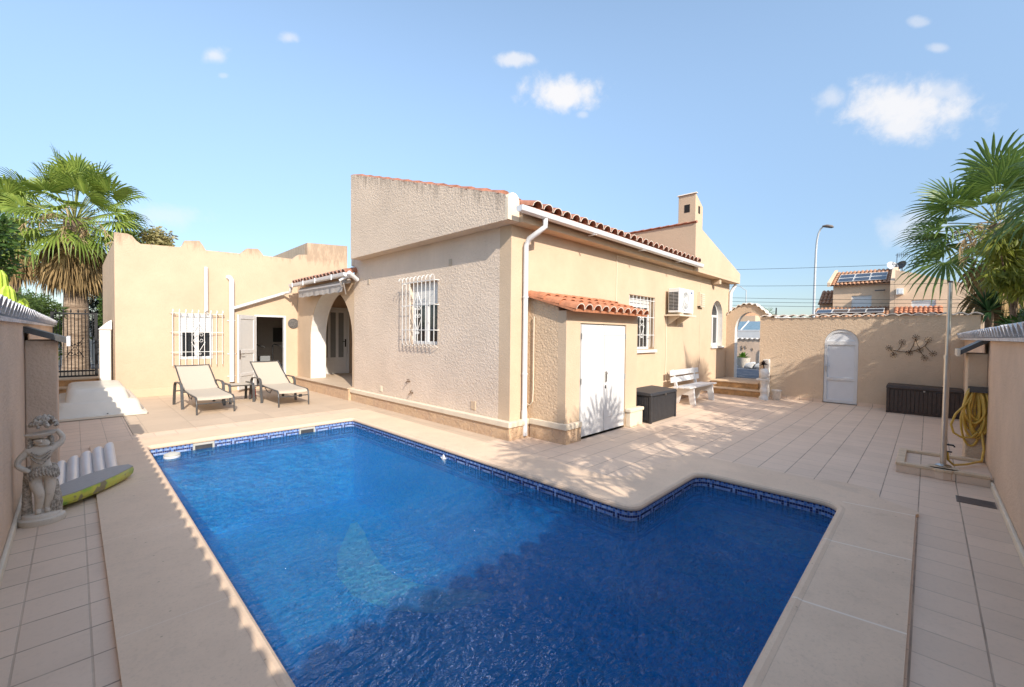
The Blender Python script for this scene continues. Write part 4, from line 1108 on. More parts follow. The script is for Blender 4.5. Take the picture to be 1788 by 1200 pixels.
storage('storage_box', 'black resin garden storage box against the house wall beside the shed', 7.36, 8.46, 3.60, 4.14, .57, 'resin', (7.9, 7.93, 3.575, 3.60, .49, .52), .06, 'y')
storage('storage_box', 'long dark brown storage chest against the far garden wall', 12.42, 13.0, -.54, .63, .60, 'resin_brown', (12.39, 12.41, .02, .05, .50, .525), .07, 'x')
mb = MB(); mb.lathe([(.10, 0), (.13, .25), (.14, .28), (.12, .28), (.11, .24)], (8.72, 3.98, 0), 4)
o = mb.build('plant_pot', 'resin'); tag(o, 'empty dark square pot between the black storage box and the white bench', 'pot')

# bench
bn = thing('garden_bench', 'white painted slatted garden bench against the house wall', 'bench', (10.6, 4.2, 0))
BX0, BX1 = 9.90, 11.62
for k in range(3):
    mb = MB(); y = 3.90 + k * .145; mb.box(BX0, BX1, y, y + .125, .395 - k * .008, .43 - k * .008); mb.build('seat_slat', 'white', bn, bevel=.006)
for z0 in (.50, .665):
    mb = MB(); mb.hexa([(BX0, 4.345 + z0 * .12 - .06, z0), (BX1, 4.345 + z0 * .12 - .06, z0), (BX1, 4.375 + z0 * .12 - .06, z0), (BX0, 4.375 + z0 * .12 - .06, z0), (BX0, 4.36 + z0 * .12 - .06, z0 + .125), (BX1, 4.36 + z0 * .12 - .06, z0 + .125), (BX1, 4.39 + z0 * .12 - .06, z0 + .125), (BX0, 4.39 + z0 * .12 - .06, z0 + .125)]); mb.build('backrest_slat', 'white', bn, bevel=.006)
for x in (10.12, 11.32):
    mb = MB()
    mb.slab('x', x, x + .06, [(3.86, 0), (3.99, 0), (4.03, .22), (4.20, .22), (4.27, 0), (4.40, 0), (4.36, .35), (4.46, .80), (4.41, .80), (4.30, .40), (4.28, .372), (3.90, .385), (3.90, .30)]); mb.build('leg', 'white', bn, bevel=.006)

# loungers
def make_lounger():
    root = thing('sun_lounger', 'reclined sun lounger with beige sling in front of the barred window', 'sun lounger', (0, 0, 0), 'sun loungers on the terrace')
    w = .31
    prof = [(-.02, .30), (.0, .335), (.10, .355), (.35, .36), (.62, .37), (.85, .385), (1.05, .40)]
    back = [(1.05, .40), (1.25, .52), (1.5, .68), (1.72, .83), (1.80, .88)]
    for nm, pr in (('seat_sling', prof), ('back_sling', back)):
        mb = MB(); rows = []; n = 8
        for y, z in pr:
            rows.append([(-w + .02 + (2 * w - .04) * i / n, y, z - .012 * (1 - (2 * i / n - 1) ** 2)) for i in range(n + 1)])
        mb.grid(rows); mb.grid([[(x, y, z - .006) for x, y, z in r] for r in rows][::-1]); mb.build(nm, 'sling', root, smooth=60)
    for sx in (-1, 1):
        mb = MB(); mb.tube([(sx * w, -.05, .0), (sx * w, -.04, .20), (sx * w, -.02, .30), (sx * w, .04, .345), (sx * w, .35, .355), (sx * w, 1.05, .385), (sx * w, 1.30, .36)], .016, 8)
        mb.tube([(sx * w, 1.02, .395), (sx * w, 1.25, .52), (sx * w, 1.80, .885)], .014, 8); mb.build('side_rail', 'frame_grey', root, smooth=50)
        x = sx * (w + .055)
        mb = MB(); P = [(.82, 0), (.86, .25), (.89, .45), (.93, .52), (1.02, .545), (1.35, .545), (1.45, .53), (1.52, .47), (1.58, .25), (1.62, 0)]
        for i in range(len(P) - 1):
            (y0, z0), (y1, z1) = P[i], P[i + 1]
            dd = Vector((0, y1 - y0, z1 - z0)); L = dd.length; dd.normalize(); nn2 = Vector((0, -dd.z, dd.y))
            mb.obox((x, (y0 + y1) / 2, (z0 + z1) / 2), (1, 0, 0), dd, nn2, .026, L / 2 + .006, .011)
        mb.build('arm_frame', 'frame_grey', root, bevel=.003)
    mb = MB(); mb.tube([(-w, -.03, .22), (w, -.03, .22)], .012, 8); mb.tube([(-w - .05, .90, .36), (w + .05, .90, .36)], .013, 8); mb.tube([(-w, 1.79, .875), (w, 1.79, .875)], .013, 8); mb.tube([(-w - .05, 1.5, .33), (w + .05, 1.5, .33)], .013, 8); mb.tube([(-w + .05, .5, .34), (-w + .05, .62, .24), (-w + .05, .8, .26), (-w + .05, .95, .34)], .01, 6); build_split(mb, 'cross_bar', 'frame_grey', root, smooth=50)
    mb = MB(); mb.box(.10, .16, -.06, -.03, .19, .25); mb.build('foot_clip', 'iron', root)
    return root
lg = make_lounger()
l2 = dup(lg, (3.33, 9.90, 0), radians(2), 'reclined sun lounger with beige sling in front of the open annex door')
lg.location = (1.93, 10.02, 0); lg.rotation_euler = (0, 0, radians(2)); lg.scale = (1, 1.06, .95)
# side table
tb = thing('side_table', 'low side table with beige sling top between the two sun loungers', 'side table', (2.63, 11.35, 0))
mb = MB(); rows = []
for i in range(9):
    rows.append([(2.42 + .42 * i / 8, 11.08 + .54 * j / 4, .40 + .006 * ((i / 4 - 1) ** 2)) for j in range(5)])
mb.grid(rows); mb.grid([[(x, y, z - .012) for x, y, z in r] for r in rows][::-1]); mb.build('sling_top', 'sling', tb, smooth=60)
for x in (2.40, 2.86):
    mb = MB(); P = [(11.02, 0), (11.04, .30), (11.06, .38), (11.11, .42), (11.59, .42), (11.64, .38), (11.66, .30), (11.68, 0)]
    for i in range(len(P) - 1):
        (y0, z0), (y1, z1) = P[i], P[i + 1]; dd = Vector((0, y1 - y0, z1 - z0)); L = dd.length; dd.normalize()
        mb.obox((x, (y0 + y1) / 2, (z0 + z1) / 2), (1, 0, 0), dd, (0, -dd.z, dd.y), .026, L / 2 + .006, .011)
    mb.build('leg_frame', 'frame_grey', tb, bevel=.003)
mb = MB(); mb.tube([(2.40, 11.1, .385), (2.86, 11.1, .385)], .012, 8); mb.tube([(2.40, 11.6, .385), (2.86, 11.6, .385)], .012, 8); build_split(mb, 'cross_bar', 'frame_grey', tb, smooth=50)

# red bag by second lounger
mb = MB(); mb.lathe([(.07, 0), (.10, .05), (.09, .2), (.03, .3)], (3.02, 11.75, .0), 10, sx=.8); o = mb.build('cloth_bag', 'redcloth', smooth=60); tag(o, 'small dark red cloth bag on the floor behind the second sun lounger', 'bag')

# pump cover shell
sh = thing('pool_pump_cover', 'white fibreglass pool pump cover lying by the garden wall', 'pump cover', (.35, 11.6, 0))
mb = MB()
def rr(x0, x1, y0, y1, z, r=.12, n=5):
    return [(x, y, z) for x, y in rounded([(x0, y0), (x1, y0), (x1, y1), (x0, y1)], [r] * 4, n)]
rg = [rr(-.33, .98, 10.72, 13.1, .012, .03), rr(-.33, .98, 10.72, 13.1, .05, .03), rr(-.30, .94, 10.78, 13.05, .055, .06), rr(-.28, .91, 10.84, 13.0, .09, .10), rr(-.25, .88, 10.92, 12.96, .24, .12), rr(-.22, .84, 10.98, 12.93, .285, .12), rr(-.13, .74, 11.0, 12.9, .30, .10), rr(-.11, .71, 11.07, 12.88, .42, .12), rr(-.09, .69, 11.15, 12.86, .485, .14), rr(-.05, .65, 11.28, 12.8, .515, .14), rr(-.03, .60, 11.5, 12.6, .525, .14)]
for i in range(len(rg) - 1): mb.grid([rg[i] + [rg[i][0]], rg[i + 1] + [rg[i + 1][0]]])
mb.add(rg[-1], [tuple(range(len(rg[-1])))]); mb.add(rg[0], [tuple(range(len(rg[0])))])
mb.build('shell', 'fibre', sh, smooth=40, merge=True)
mb = MB(); mb.lathe([(.012, 0), (.012, .01)], (.42, 10.80, .07), 8); mb.build('bolt', 'iron', sh)

# corrugated lilo and green float
mb = MB()
rows = []
ax = Vector((.60, 0, 0)); 
cols = 5; n = cols * 8
for j in range(7):
    f = j / 6; row = []
    for i in range(n + 1):
        u = i / n; ph_ = (u * cols) % 1.0 if i < n else 1.0
        x = -.17 + .50 * u; y = 5.70 + .95 * f + .45 * u
        z = .075 + .05 * sqrt(max(0, 1 - (2 * ph_ - 1) ** 2)) + .10 * f * f * (0.6 + .8 * u) 
        row.append((x, y, z))
    rows.append(row)
mb.grid(rows); mb.grid([[(x, y, max(.012, z - .12)) for x, y, z in r] for r in rows][::-1])
mb.grid([rows[0], [(x, y, max(.012, z - .12)) for x, y, z in rows[0]]]); mb.grid([rows[-1], [(x, y, max(.012, z - .12)) for x, y, z in rows[-1]]])
mb.grid([[r[0] for r in rows], [(r[0][0], r[0][1], max(.012, r[0][2] - .12)) for r in rows]]); mb.grid([[r[-1] for r in rows], [(r[-1][0], r[-1][1], max(.012, r[-1][2] - .12)) for r in rows]])
o = mb.build('air_mattress', 'vinyl', smooth=60); tag(o, 'pale ribbed air mattress leaning on the coping behind the green float', 'air mattress')
fl = thing('pool_float', 'flat grey topped pool float with green and yellow leaf print underside', 'pool float', (.12, 5.9, 0))
top = [(-.20, 5.52), (-.15, 5.42), (.0, 5.50), (.15, 5.66), (.30, 5.86), (.43, 6.08), (.40, 6.20), (.28, 6.22), (.10, 6.10), (-.08, 5.90), (-.18, 5.70)]
def zt(x, y): return .135 + .03 * (x + .2)
mb = MB(); mb.slab('z', 0, .006, top); mb.v = [(x, y, zt(x, y) + z) for x, y, z in mb.v]; mb.build('top_sheet', 'vinyl_grey', fl)
cen = Vector((.10, 5.85, 0)); mb = MB(); ringA = [(x, y, zt(x, y) - .001) for x, y in top]; 
def shrink(k, z): return [(cen.x + (x - cen.x) * k, cen.y + (y - cen.y) * k, z + .02 * (x + .2)) for x, y in top]
R_ = [ringA, shrink(1.02, .11), shrink(1.0, .075), shrink(.9, .045), shrink(.6, .036)]
for i in range(len(R_) - 1): mb.grid([R_[i] + [R_[i][0]], R_[i + 1] + [R_[i + 1][0]]])
mb.add(R_[-1], [tuple(range(len(top)))]); mb.build('underside', 'greenprint', fl, smooth=60)

# floating skimmer, skimmer mouths, inlet star
fo = thing('floating_dispenser', 'round white chlorine dispenser floating in the far left corner of the pool', 'pool dispenser', (.92, 7.36, WATER_Z))
mb = MB(); mb.lathe([(.085, -.03), (.095, 0), (.095, .022), (.085, .03)], (.92, 7.36, WATER_Z), 20); mb.build('base', 'white_pvc', fo, smooth=40)
mb = MB(); mb.lathe([(.093, .031), (.09, .05), (.05, .066), (.0, .07)], (.92, 7.36, WATER_Z), 20); mb.build('cap', 'water_skimmer', fo, smooth=40)
for i, x in enumerate((1.32, 2.78)):
    sk = thing('pool_skimmer', ('pool skimmer mouth in the tile band nearer the floating dispenser', 'pool skimmer mouth in the tile band nearer the house corner')[i], 'skimmer', (x, PY2, -.09), 'skimmer openings in the far pool wall')
    mb = MB(); mb.slab('y', PY2 - .012, PY2 + .004, rect(x - .13, x + .13, -.165, -.025), [rect(x - .105, x + .105, -.145, -.055)]); mb.build('frame', 'water_skimmer', sk, bevel=.003)
    mb = MB(); mb.box(x - .105, x + .105, PY2 - .003, PY2 + .003, -.145, -.055); mb.build('mouth', 'frame_grey', sk)
mb = MB()
c0 = Vector((3.53, 4.72, -.105))
for k in range(5):
    a = 2 * pi * k / 5 + .3; e = c0 + Vector((-.01, .065 * cos(a), .065 * sin(a)))
    mb.tube([c0, c0.lerp(e, .55), e], [.026, .018, .004], 8)
o = mb.build('star_ornament', 'white_pvc', smooth=60); tag(o, 'small white star shaped float at the water edge by the house side', 'float')

# shower
sw = thing('garden_shower', 'tall steel garden shower post standing on a tiled shower tray', 'shower', (7.1, -.16, 0))
mb = MB(); mb.tube([(7.14, -.16, .13), (7.16, -.165, 1.42)], .027, 14); mb.tube([(7.16, -.165, 1.40), (7.175, -.17, 2.28)], .021, 14); mb.tube([(7.16, -.165, 1.39), (7.16, -.165, 1.43)], .031, 14); mb.build('post', 'steel', sw, smooth=40)
mb = MB(); mb.lathe([(.07, .125), (.07, .135), (.035, .15)], (7.14, -.16, 0), 16); mb.build('base_plate', 'steel', sw, smooth=40)
mb = MB(); mb.tube([(7.155, -.165, .98), (7.155, -.09, .98), (7.155, -.08, .96)], .007, 6); mb.tube([(7.15, -.165, .38), (7.15, -.24, .38), (7.15, -.25, .36)], .010, 6); mb.tube([(7.145, -.19, .30), (7.145, -.23, .30)], .009, 6); build_split(mb, 'tap', 'iron', sw)
mb = MB(); mb.tube([(7.175, -.17, 2.28), (7.175, -.17, 2.30)], .024, 12); mb.build('top_cap', 'iron', sw)
ty = thing('shower_tray', 'raised tiled shower tray with beige rim against the right garden wall', 'shower tray', (7.4, -.16, 0))
mb = MB(); mb.box(6.99, 7.88, -.545, .22, .002, .085); mb.build('basin', 'paving', ty)
mb = MB(); mb.box(6.96, 7.04, -.521, .25, .0865, .122); mb.box(7.83, 7.91, -.521, .25, .0865, .122); mb.box(7.04, 7.83, .17, .25, .0865, .122); mb.lathe([(.14, .0865), (.14, .122)], (7.07, -.16, 0), 12); build_split(mb, 'rim', 'step_top', ty, bevel=.006)
mb = MB(); mb.box(6.965, 6.988, -.521, .243, .003, .085); mb.lathe([(.128, .003), (.128, .085)], (7.07, -.16, 0), 12); mb.box(6.99, 7.88, .2215, .243, .003, .085); build_split(mb, 'skirt', 'paving', ty)
# hose on the pier
hs = thing('garden_hose', 'coiled yellow garden hose hanging on the pier of the right garden wall', 'hose', (7.95, -.46, .8))
mb = MB(); rnd = random.Random(3)
for k in range(13):
    yc = -.455 + rnd.uniform(-.035, .045); wd = rnd.uniform(.04, .085); bot = rnd.uniform(.22, .62); off = rnd.uniform(.02, .11); tz = .985 + rnd.uniform(-.02, .03)
    pts = []
    for i in range(28):
        a = 2 * pi * i / 28; f = sin(a)
        pts.append((8.0 - off - .02 * cos(2 * a), yc + wd * cos(a) * (1.0 if f > 0 else 1.15) , (tz + bot) / 2 + (tz - bot) / 2 * (f if abs(f) < .97 else f)))
    mb.tube(pts, .0125, 7, closed=True)
mb.tube([(7.90, -.43, .97), (7.87, -.36, .80), (7.86, -.27, .66), (7.86, -.235, .52), (7.87, -.26, .42), (7.89, -.33, .37), (7.9, -.42, .38), (7.91, -.47, .45)], .0125, 7)
mb.tube([(7.92, -.50, .5), (7.90, -.53, .25), (7.7, -.50, .135), (7.45, -.36, .12), (7.25, -.25, .13), (7.17, -.20, .20), (7.15, -.19, .30)], .0125, 7)
mb.build('coil', 'hose', hs, smooth=60)
hh = thing('hose_hanger', 'dark hose hanger bracket fixed on the pier behind the yellow hose', 'hose hanger', (7.98, -.45, .98))
mb = MB(); mb.box(7.985, 7.999, -.545, -.38, .90, 1.02); mb.build('plate', 'frame_grey', hh)
mb = MB(); mb.box(7.86, 7.985, -.535, -.39, .955, .97); mb.box(7.85, 7.862, -.54, -.385, .955, 1.03); build_split(mb, 'hook', 'frame_grey', hh)
# drain grate
mb = MB(); mb.box(6.13, 6.36, -.51, -.24, .001, .006)
for k in range(8): mb.box(6.14 + k * .027, 6.155 + k * .027, -.50, -.25, .0062, .009)
o = mb.build('drain_grate', 'grate', None); tag(o, 'brown floor drain grate in front of the shower tray', 'drain')

# wall art
art = thing('wall_art', 'rusty metal branch sculpture with flower heads on the far garden wall', 'wall art', (13.08, .35, 1.45))
mb = MB(); X_ = XF - .02
stem = [(.62, 1.36), (.45, 1.32), (.30, 1.32), (.15, 1.38), (.05, 1.46), (.0, 1.56)]
mb.tube([(X_, y, z) for y, z in stem], .008, 6)
branches = [[(.50, 1.33), (.45, 1.42), (.42, 1.52)], [(.30, 1.32), (.24, 1.45), (.20, 1.62)], [(.20, 1.62), (.17, 1.48), (.12, 1.40)], [(.05, 1.46), (-.02, 1.36), (-.07, 1.30)], [(.15, 1.38), (.09, 1.28), (.05, 1.22)], [(.62, 1.36), (.56, 1.29), (.55, 1.25)]]
for b in branches: mb.tube([(X_, y, z) for y, z in b], .006, 6)
mb.build('stem', 'rust', art)
mb = MB()
for y, z in ((.64, 1.40), (.42, 1.54), (.20, 1.65), (.0, 1.60), (-.08, 1.30), (.05, 1.20), (.56, 1.24), (.30, 1.30), (.13, 1.37)):
    for k in range(9):
        a = 2 * pi * k / 9; r = .055
        mb.tube([(X_, y, z), (X_ - .01, y + r * cos(a), z + r * sin(a))], .0028, 4); mb.lathe([(.001, -.010), (.011, 0), (.001, .010)], (X_ - .012, y + r * cos(a), z + r * sin(a)), 6)
mb.build('flower_head', 'rust', art)

# ================================================================== STATUE
sx0, sy0 = -.20, 5.30
sroot = thing('garden_statue', 'antiqued stone statue of a girl in fringed skirt and flower hat by the left wall', 'statue', (sx0, sy0, 0))
# faces the camera: figure front is -y; built with right = +x
def SP(x, z, y=0): return Vector((sx0 + x, sy0 + y, z))
mb = MB(); mb.lathe([(.135, 0), (.14, .02), (.135, .045), (.118, .055), (.112, .075), (.105, .08)], (sx0, sy0, 0), 24, sx=1.02, sy=.9); mb.build('base', 'statue', sroot, smooth=40)
V = [SP(.0, .44), SP(-.005, .50), SP(-.01, .565), SP(-.01, .615), SP(-.008, .645), SP(.0, .675, -.012), SP(.005, .705, -.01),
     SP(-.075, .605), SP(-.125, .545, -.015), SP(-.135, .50, -.02), SP(-.09, .465, -.055), SP(-.06, .445, -.065),
     SP(.06, .61), SP(.115, .65, .005), SP(.125, .70, .01), SP(.10, .745, 0), SP(.085, .77, 0),
     SP(-.035, .40), SP(-.035, .33, -.02), SP(-.01, .25, -.045), SP(-.015, .17, -.02), SP(-.02, .105, -.015), SP(-.02, .09, -.06),
     SP(.045, .40), SP(.05, .32, -.005), SP(.045, .25, -.02), SP(.035, .17, .0), SP(.03, .105, .0), SP(.035, .09, -.045)]
E_ = [(0, 1), (1, 2), (2, 3), (3, 4), (4, 5), (5, 6), (3, 7), (7, 8), (8, 9), (9, 10), (10, 11), (3, 12), (12, 13), (13, 14), (14, 15), (15, 16), (0, 17), (17, 18), (18, 19), (19, 20), (20, 21), (21, 22), (0, 23), (23, 24), (24, 25), (25, 26), (26, 27), (27, 28)]
Rr = [.066, .054, .062, .052, .028, .056, .054, .034, .025, .022, .020, .022, .034, .025, .022, .019, .02, .048, .043, .034, .031, .022, .018, .046, .041, .033, .030, .021, .018]
skin_obj('body', V, E_, Rr, 'statue', sroot, 2)
mb = MB()   # face: nose, brow and lips
mb.tube([SP(.002, .70, -.064), SP(.002, .684, -.074), SP(.002, .680, -.064)], [.004, .008, .004], 6)
mb.tube([SP(-.014, .660, -.061), SP(.002, .658, -.065), SP(.018, .660, -.061)], .0045, 6)
for e in (-.018, .022): mb.lathe([(.001, -.006), (.008, 0), (.001, .006)], tuple(SP(e, .694, -.060)), 8)
mb.build('face', 'statue', sroot, smooth=60)
rnd = random.Random(5)
mb = MB()   # curled hair
for k in range(34):
    a = rnd.uniform(-.3, pi + .3); p = SP(.0 + .064 * cos(a), .665 + rnd.uniform(-.025, .045), .012 + .035 * sin(a) - .02)
    mb.lathe([(.002, -.014), (.014, -.005), (.014, .005), (.002, .014)], tuple(p), 7)
mb.build('hair', 'statue_dark', sroot, smooth=60)
mb = MB(); mb.lathe([(.045, .712), (.075, .725), (.092, .742), (.095, .752), (.07, .756), (.04, .75)], (sx0, sy0, 0), 22, sx=1.0, sy=.85); mb.v = [(x, y, z + (x - sx0) * .12) for x, y, z in mb.v]; mb.build('hat', 'statue', sroot, smooth=50)
mb = MB()
for k in range(90):
    a = rnd.uniform(0, 2 * pi); r = .078 * sqrt(rnd.random()); h = sqrt(max(0, 1 - (r / .085) ** 2)); z = .765 + .125 * h * rnd.uniform(.75, 1)
    s_ = rnd.uniform(.012, .02); mb.lathe([(s_ * .3, -s_), (s_, -s_ * .4), (s_ * .9, s_ * .3), (s_ * .2, s_)], (sx0 + .015 + r * cos(a), sy0 + r * sin(a) * .9, z), 7)
mb.build('flower_bunch', 'statue_dark', sroot, smooth=60)
mb = MB()
for k in range(30):
    a = 2 * pi * k / 30; mb.tube([SP(.0 + .078 * cos(a), .475, .062 * sin(a)), SP(.0 + .09 * cos(a), .43, .074 * sin(a)), SP(.005 + .098 * cos(a + .05), .385 + .018 * sin(3 * a), .082 * sin(a))], [.010, .013, .006], 6)
mb.build('fringed_skirt', 'statue_dark', sroot, smooth=60)
mb = MB()
for k, dz in enumerate((.0, -.02, -.045)):
    mb.tube([SP(-.055 + .11 * i / 10, .605 + dz - (.03 + .012 * k) * sin(pi * i / 10), -.058 - .012 * sin(pi * i / 10)) for i in range(11)], .0055, 6)
mb.build('necklace', 'statue_dark', sroot, smooth=60)
mb = MB(); mb.tube([SP(-.085, .07, .03), SP(-.085, .25, .03), SP(-.075, .40, .02)], [.035, .028, .03], 10); mb.tube([SP(.075, .07, .02), SP(.085, .2, .03), SP(.075, .33, .03)], [.045, .03, .02], 9)
for k in range(16): a = k * .5; mb.tube([SP(.075 + .03 * cos(a), .08, -.0 + .03 * sin(a)), SP(.085 + .035 * cos(a), .15 + .01 * (k % 3), .03 * sin(a))], [.012, .004], 5)
mb.build('tree_stump', 'statue_dark', sroot, smooth=60)

# ================================================================== GATE etc. on the left
gt = thing('iron_gate', 'black wrought iron gate of upright bars beyond the pump cover', 'gate', (.05, 15.6, .4))
mb = MB(); GX0, GX1 = -.38, .40; GY = 15.6
for x in (GX0, GX1): mb.box(x - .03, x + .03, GY - .03, GY + .03, .35, 2.05)
for z in (2.02, .55, .42): mb.box(GX0, GX1, GY - .015, GY + .015, z - .02, z + .02)
mb.build('gate_frame', 'iron', gt)
mb = MB()
for k in range(1, 12):
    x = GX0 + (GX1 - GX0) * k / 12; mb.tube([(x, GY, .43), (x, GY, 2.02)], .010, 6)
    if k % 2: mb.lathe([(.006, 0), (.02, .03), (.004, .10)], (x, GY, 2.04), 8)
mb.build('bars', 'iron', gt)
mb = MB()
for sg in (-1, 1):
    for zc in (1.25, 1.0): mb.tube([(.01 + sg * x, GY, zc + z) for x, z in spiral(.07, 0, .065, 1.2, pi, 1)], .007, 5)
    mb.tube([(.01 + sg * .16, GY, 1.40), (.01 + sg * .02, GY, 1.15), (.01 + sg * .16, GY, .9)], .008, 5)
mb.build('scrolls', 'iron', gt)
gs = thing('gate_steps', 'two tan stone steps below the black iron gate', 'steps', (.05, 15, 0))
mb = MB(); mb.box(-.358, .66, 14.58, 15.0, 0, .20); mb.box(-.358, .658, 15.0, 18.4, 0, .37); mb.build('riser', 'step', gs)
mb = MB(); mb.box(-.357, .655, 14.55, 15.0, .2015, .23); mb.box(-.357, .656, 14.97, 18.4, .3715, .40); mb.build('tread', 'step_top', gs)
mb = MB(); mb.box(-9, -.05, 26.0, 26.3, 0, 1.9); mb.box(-9.05, 0, 25.9, 26.4, 1.9, 2.0)
o = mb.build('white_wall', 'white_render'); tag(o, 'white street wall seen left of the palm trunk through the iron gate', 'wall')
mb = MB(); mb.box(.35, 6, 26.0, 26.3, 0, 1.9); mb.box(.30, 6.05, 25.9, 26.4, 1.9, 2.0)
o = mb.build('white_wall', 'white_render'); tag(o, 'white street wall seen right of the palm trunk through the iron gate', 'wall')

# ================================================================== BEYOND THE ARCH
bw = thing('garden_wall', 'shaded boundary wall with wavy tile top seen through the gateway arch', 'wall', (22, 5, .3))
mb = MB(); mb.box(22, 22.2, 1.0, 11, .3, 1.50); mb.build('wall_body', 'stucco_garden', bw)
mb = MB(); wave_cap(mb, [(21.93, 1.0, 1.51), (21.93, 11, 1.51)], (.36, 0, 0), period=.21, amp=.025); mb.build('tile_coping', 'far_cap', bw, recalc=False)
mb = MB(); mb.slab('x', 21.95, 21.998, [(5.0, .33), (5.55, .33)] + arc(5.275, .85, .275, .3, 0, 180, 10)); mb.build('arched_door', 'white', bw)
mb = MB()
for y in (6.15, 6.3): mb.tube([(21.98, y, 1.2), (21.98, y - .06, 1.05)], .012, 5)
for y in (6.3, 5.85): mb.tube([(21.98, y, 1.1), (21.98, y - .04, .98)], .012, 5)
build_split(mb, 'wall_ornament', 'rust', bw)
ur = thing('planter_urn', 'pale stone urn planted with bright green succulents beyond the arch', 'planter', (19.6, 5.55, .33))
mb = MB(); mb.lathe([(.20, 0), (.20, .05), (.12, .10), (.12, .16), (.24, .32), (.28, .55), (.30, .58), (.25, .58)], (19.6, 5.55, .16), 16); mb.build('pot', 'mortar', ur, smooth=40)
mb = MB(); rosette(mb, (19.6, 5.55, .72), 80, .28, .06, (5, 85), .4); mb.build('foliage', 'pot_plant', ur)
for i, (y, lb) in enumerate(((5.18, 'white animal figure in front of the planter urn'), (4.82, 'white animal figure nearest the pedestal, right of the planter urn'))):
    V = [(19.0, y, .45), (19.0, y + .14, .46), (19.0, y - .12, .46), (18.98, y - .2, .58), (18.96, y - .27, .58), (19.05, y + .14, .36), (18.95, y + .14, .36), (19.05, y - .1, .36), (18.95, y - .1, .36)]
    o = skin_obj('animal_figure', V, [(0, 1), (0, 2), (2, 3), (3, 4), (1, 5), (1, 6), (2, 7), (2, 8)], [.09, .09, .085, .065, .04, .035, .035, .035, .035], 'plaster_white', None, 1); tag(o, lb, 'ornament', 'white animal figures beyond the arch')
mb = MB(); rosette(mb, (19.2, 5.0, .34), 40, .22, .05, (20, 85), .3); o = mb.build('dark_plant', 'flower_dark'); tag(o, 'dark low plant between the two white animal figures', 'plant')
cv = thing('conservatory', 'glass roofed conservatory behind the boundary wall seen through the arch', 'conservatory', (30, 7.5, 0))
mb = MB(); mb.hexa([(27, 3, 2.0), (27, 11, 2.0), (31, 11, 2.0), (31, 3, 2.0), (28.5, 3.2, 2.55), (28.5, 10.8, 2.55), (29, 10.8, 2.55), (29, 3.2, 2.55)]); mb.build('roof_glass', 'glass_blue', cv)
mb = MB()
for y in (3, 4.6, 6.2, 7.8, 9.4, 11): mb.tube([(26.98, y, 2.0), (28.48, y, 2.57)], .04, 5)
mb.box(26.93, 26.99, 3, 11, 1.93, 2.02); mb.box(26.94, 31, 3, 11, .3, 1.92); mb.build('frame', 'white', cv)
h2 = thing('distant_house', 'low distant house with brown tile roof seen through the gateway arch', 'house', (46, 15, 0))
mb = MB(); mb.box(44, 52, 11.5, 20, 0, 3.6); mb.build('wall', 'villa_wall', h2)
mb = MB(); mb.hexa([(43.6, 12.5, 3.6), (43.6, 20.4, 3.6), (52.4, 20.4, 3.6), (52.4, 12.5, 3.6), (47, 12.9, 4.6), (47, 18, 4.6), (49, 18, 4.6), (49, 12.9, 4.6)]); mb.build('roof', 'terra_old', h2)
h3 = thing('distant_house', 'white distant house with flat roof seen through the gateway arch', 'house', (60, 14, 0))
mb = MB(); mb.box(72, 80, 12, 19.2, 0, 4.0); mb.box(74, 76, 15, 17, 4.0, 4.8); mb.box(74, 76, 13, 14, 4.0, 4.6); mb.build('wall', 'white_render', h3)
mb = MB()
for y in (13, 15, 17): mb.box(71.96, 71.999, y, y + .9, 1.8, 3.0)
mb.build('window', 'glass', h3)

# ================================================================== VILLA (background)
vi = thing('villa', 'two storey cream villa with solar panels on the roof behind the far garden wall', 'house', (42, 2.5, 0))
VX = 40.0
mb = MB()
mb.slab('x', VX, VX + .25, rect(1.93, 5.22, 0, 5.50), [rect(2.98, 4.12, 3.0, 4.72)])
mb.box(VX + .25, 48, 4.97, 5.22, 0, 5.5)
mb.slab('y', 1.70, 1.93, [(38.6, 0), (47, 0), (47, 6.9), (42.5, 6.9), (40.2, 6.45), (39.6, 6.0), (38.6, 5.5)])
mb.slab('x', 38.6, 38.85, [(-2.8, 0), (1.69, 0), (1.69, 6.22), (.8, 5.95), (-1.2, 5.2), (-2.8, 4.8)], [rect(-.30, .86, 3.0, 4.15)])
mb.box(41, 47, 5.23, 6.2, 0, 4.2)
mb.build('wall', 'villa_wall', vi)
mb = MB(); barrel(mb, (VX - .3, 5.35, 5.50), (0, -1, 0), Vector((1, 0, .42)), 3.4, 3.4, .24, rows=7); mb.build('roof', ['terra_old', 'terra_old'], vi, recalc=False, smooth=40)
mb = MB(); mb.hexa([(VX - .35, 5.36, 5.45), (VX + 3.2, 5.36, 6.85), (VX + 3.2, 5.55, 6.85), (VX - .35, 5.55, 5.45), (VX - .35, 5.36, 5.75), (VX + 3.2, 5.36, 7.1), (VX + 3.2, 5.55, 7.1), (VX - .35, 5.55, 5.75)]); mb.build('verge', 'villa_wall', vi)
mb = MB(); barrel(mb, (40.6, 6.25, 4.2), (0, -1, 0), Vector((1, 0, .62)), 1.0, 2.2, .25, rows=4); mb.build('side_roof', ['terra_old', 'terra_old'], vi, recalc=False, smooth=40)
mb = MB(); barrel(mb, (37.4, 1.68, 3.22), (0, -1, 0), Vector((1, 0, .40)), 2.3, 1.25, .24, rows=3); mb.build('porch_roof', ['terra_new', 'terra_new'], vi, recalc=False, smooth=40)
mb = MB(); barrel(mb, (37.4, 6.2, 3.0), (0, -1, 0), Vector((1, 0, .35)), 4.3, 2.5, .24, rows=6); mb.build('lower_roof', ['terra_old', 'terra_old'], vi, recalc=False, smooth=40)
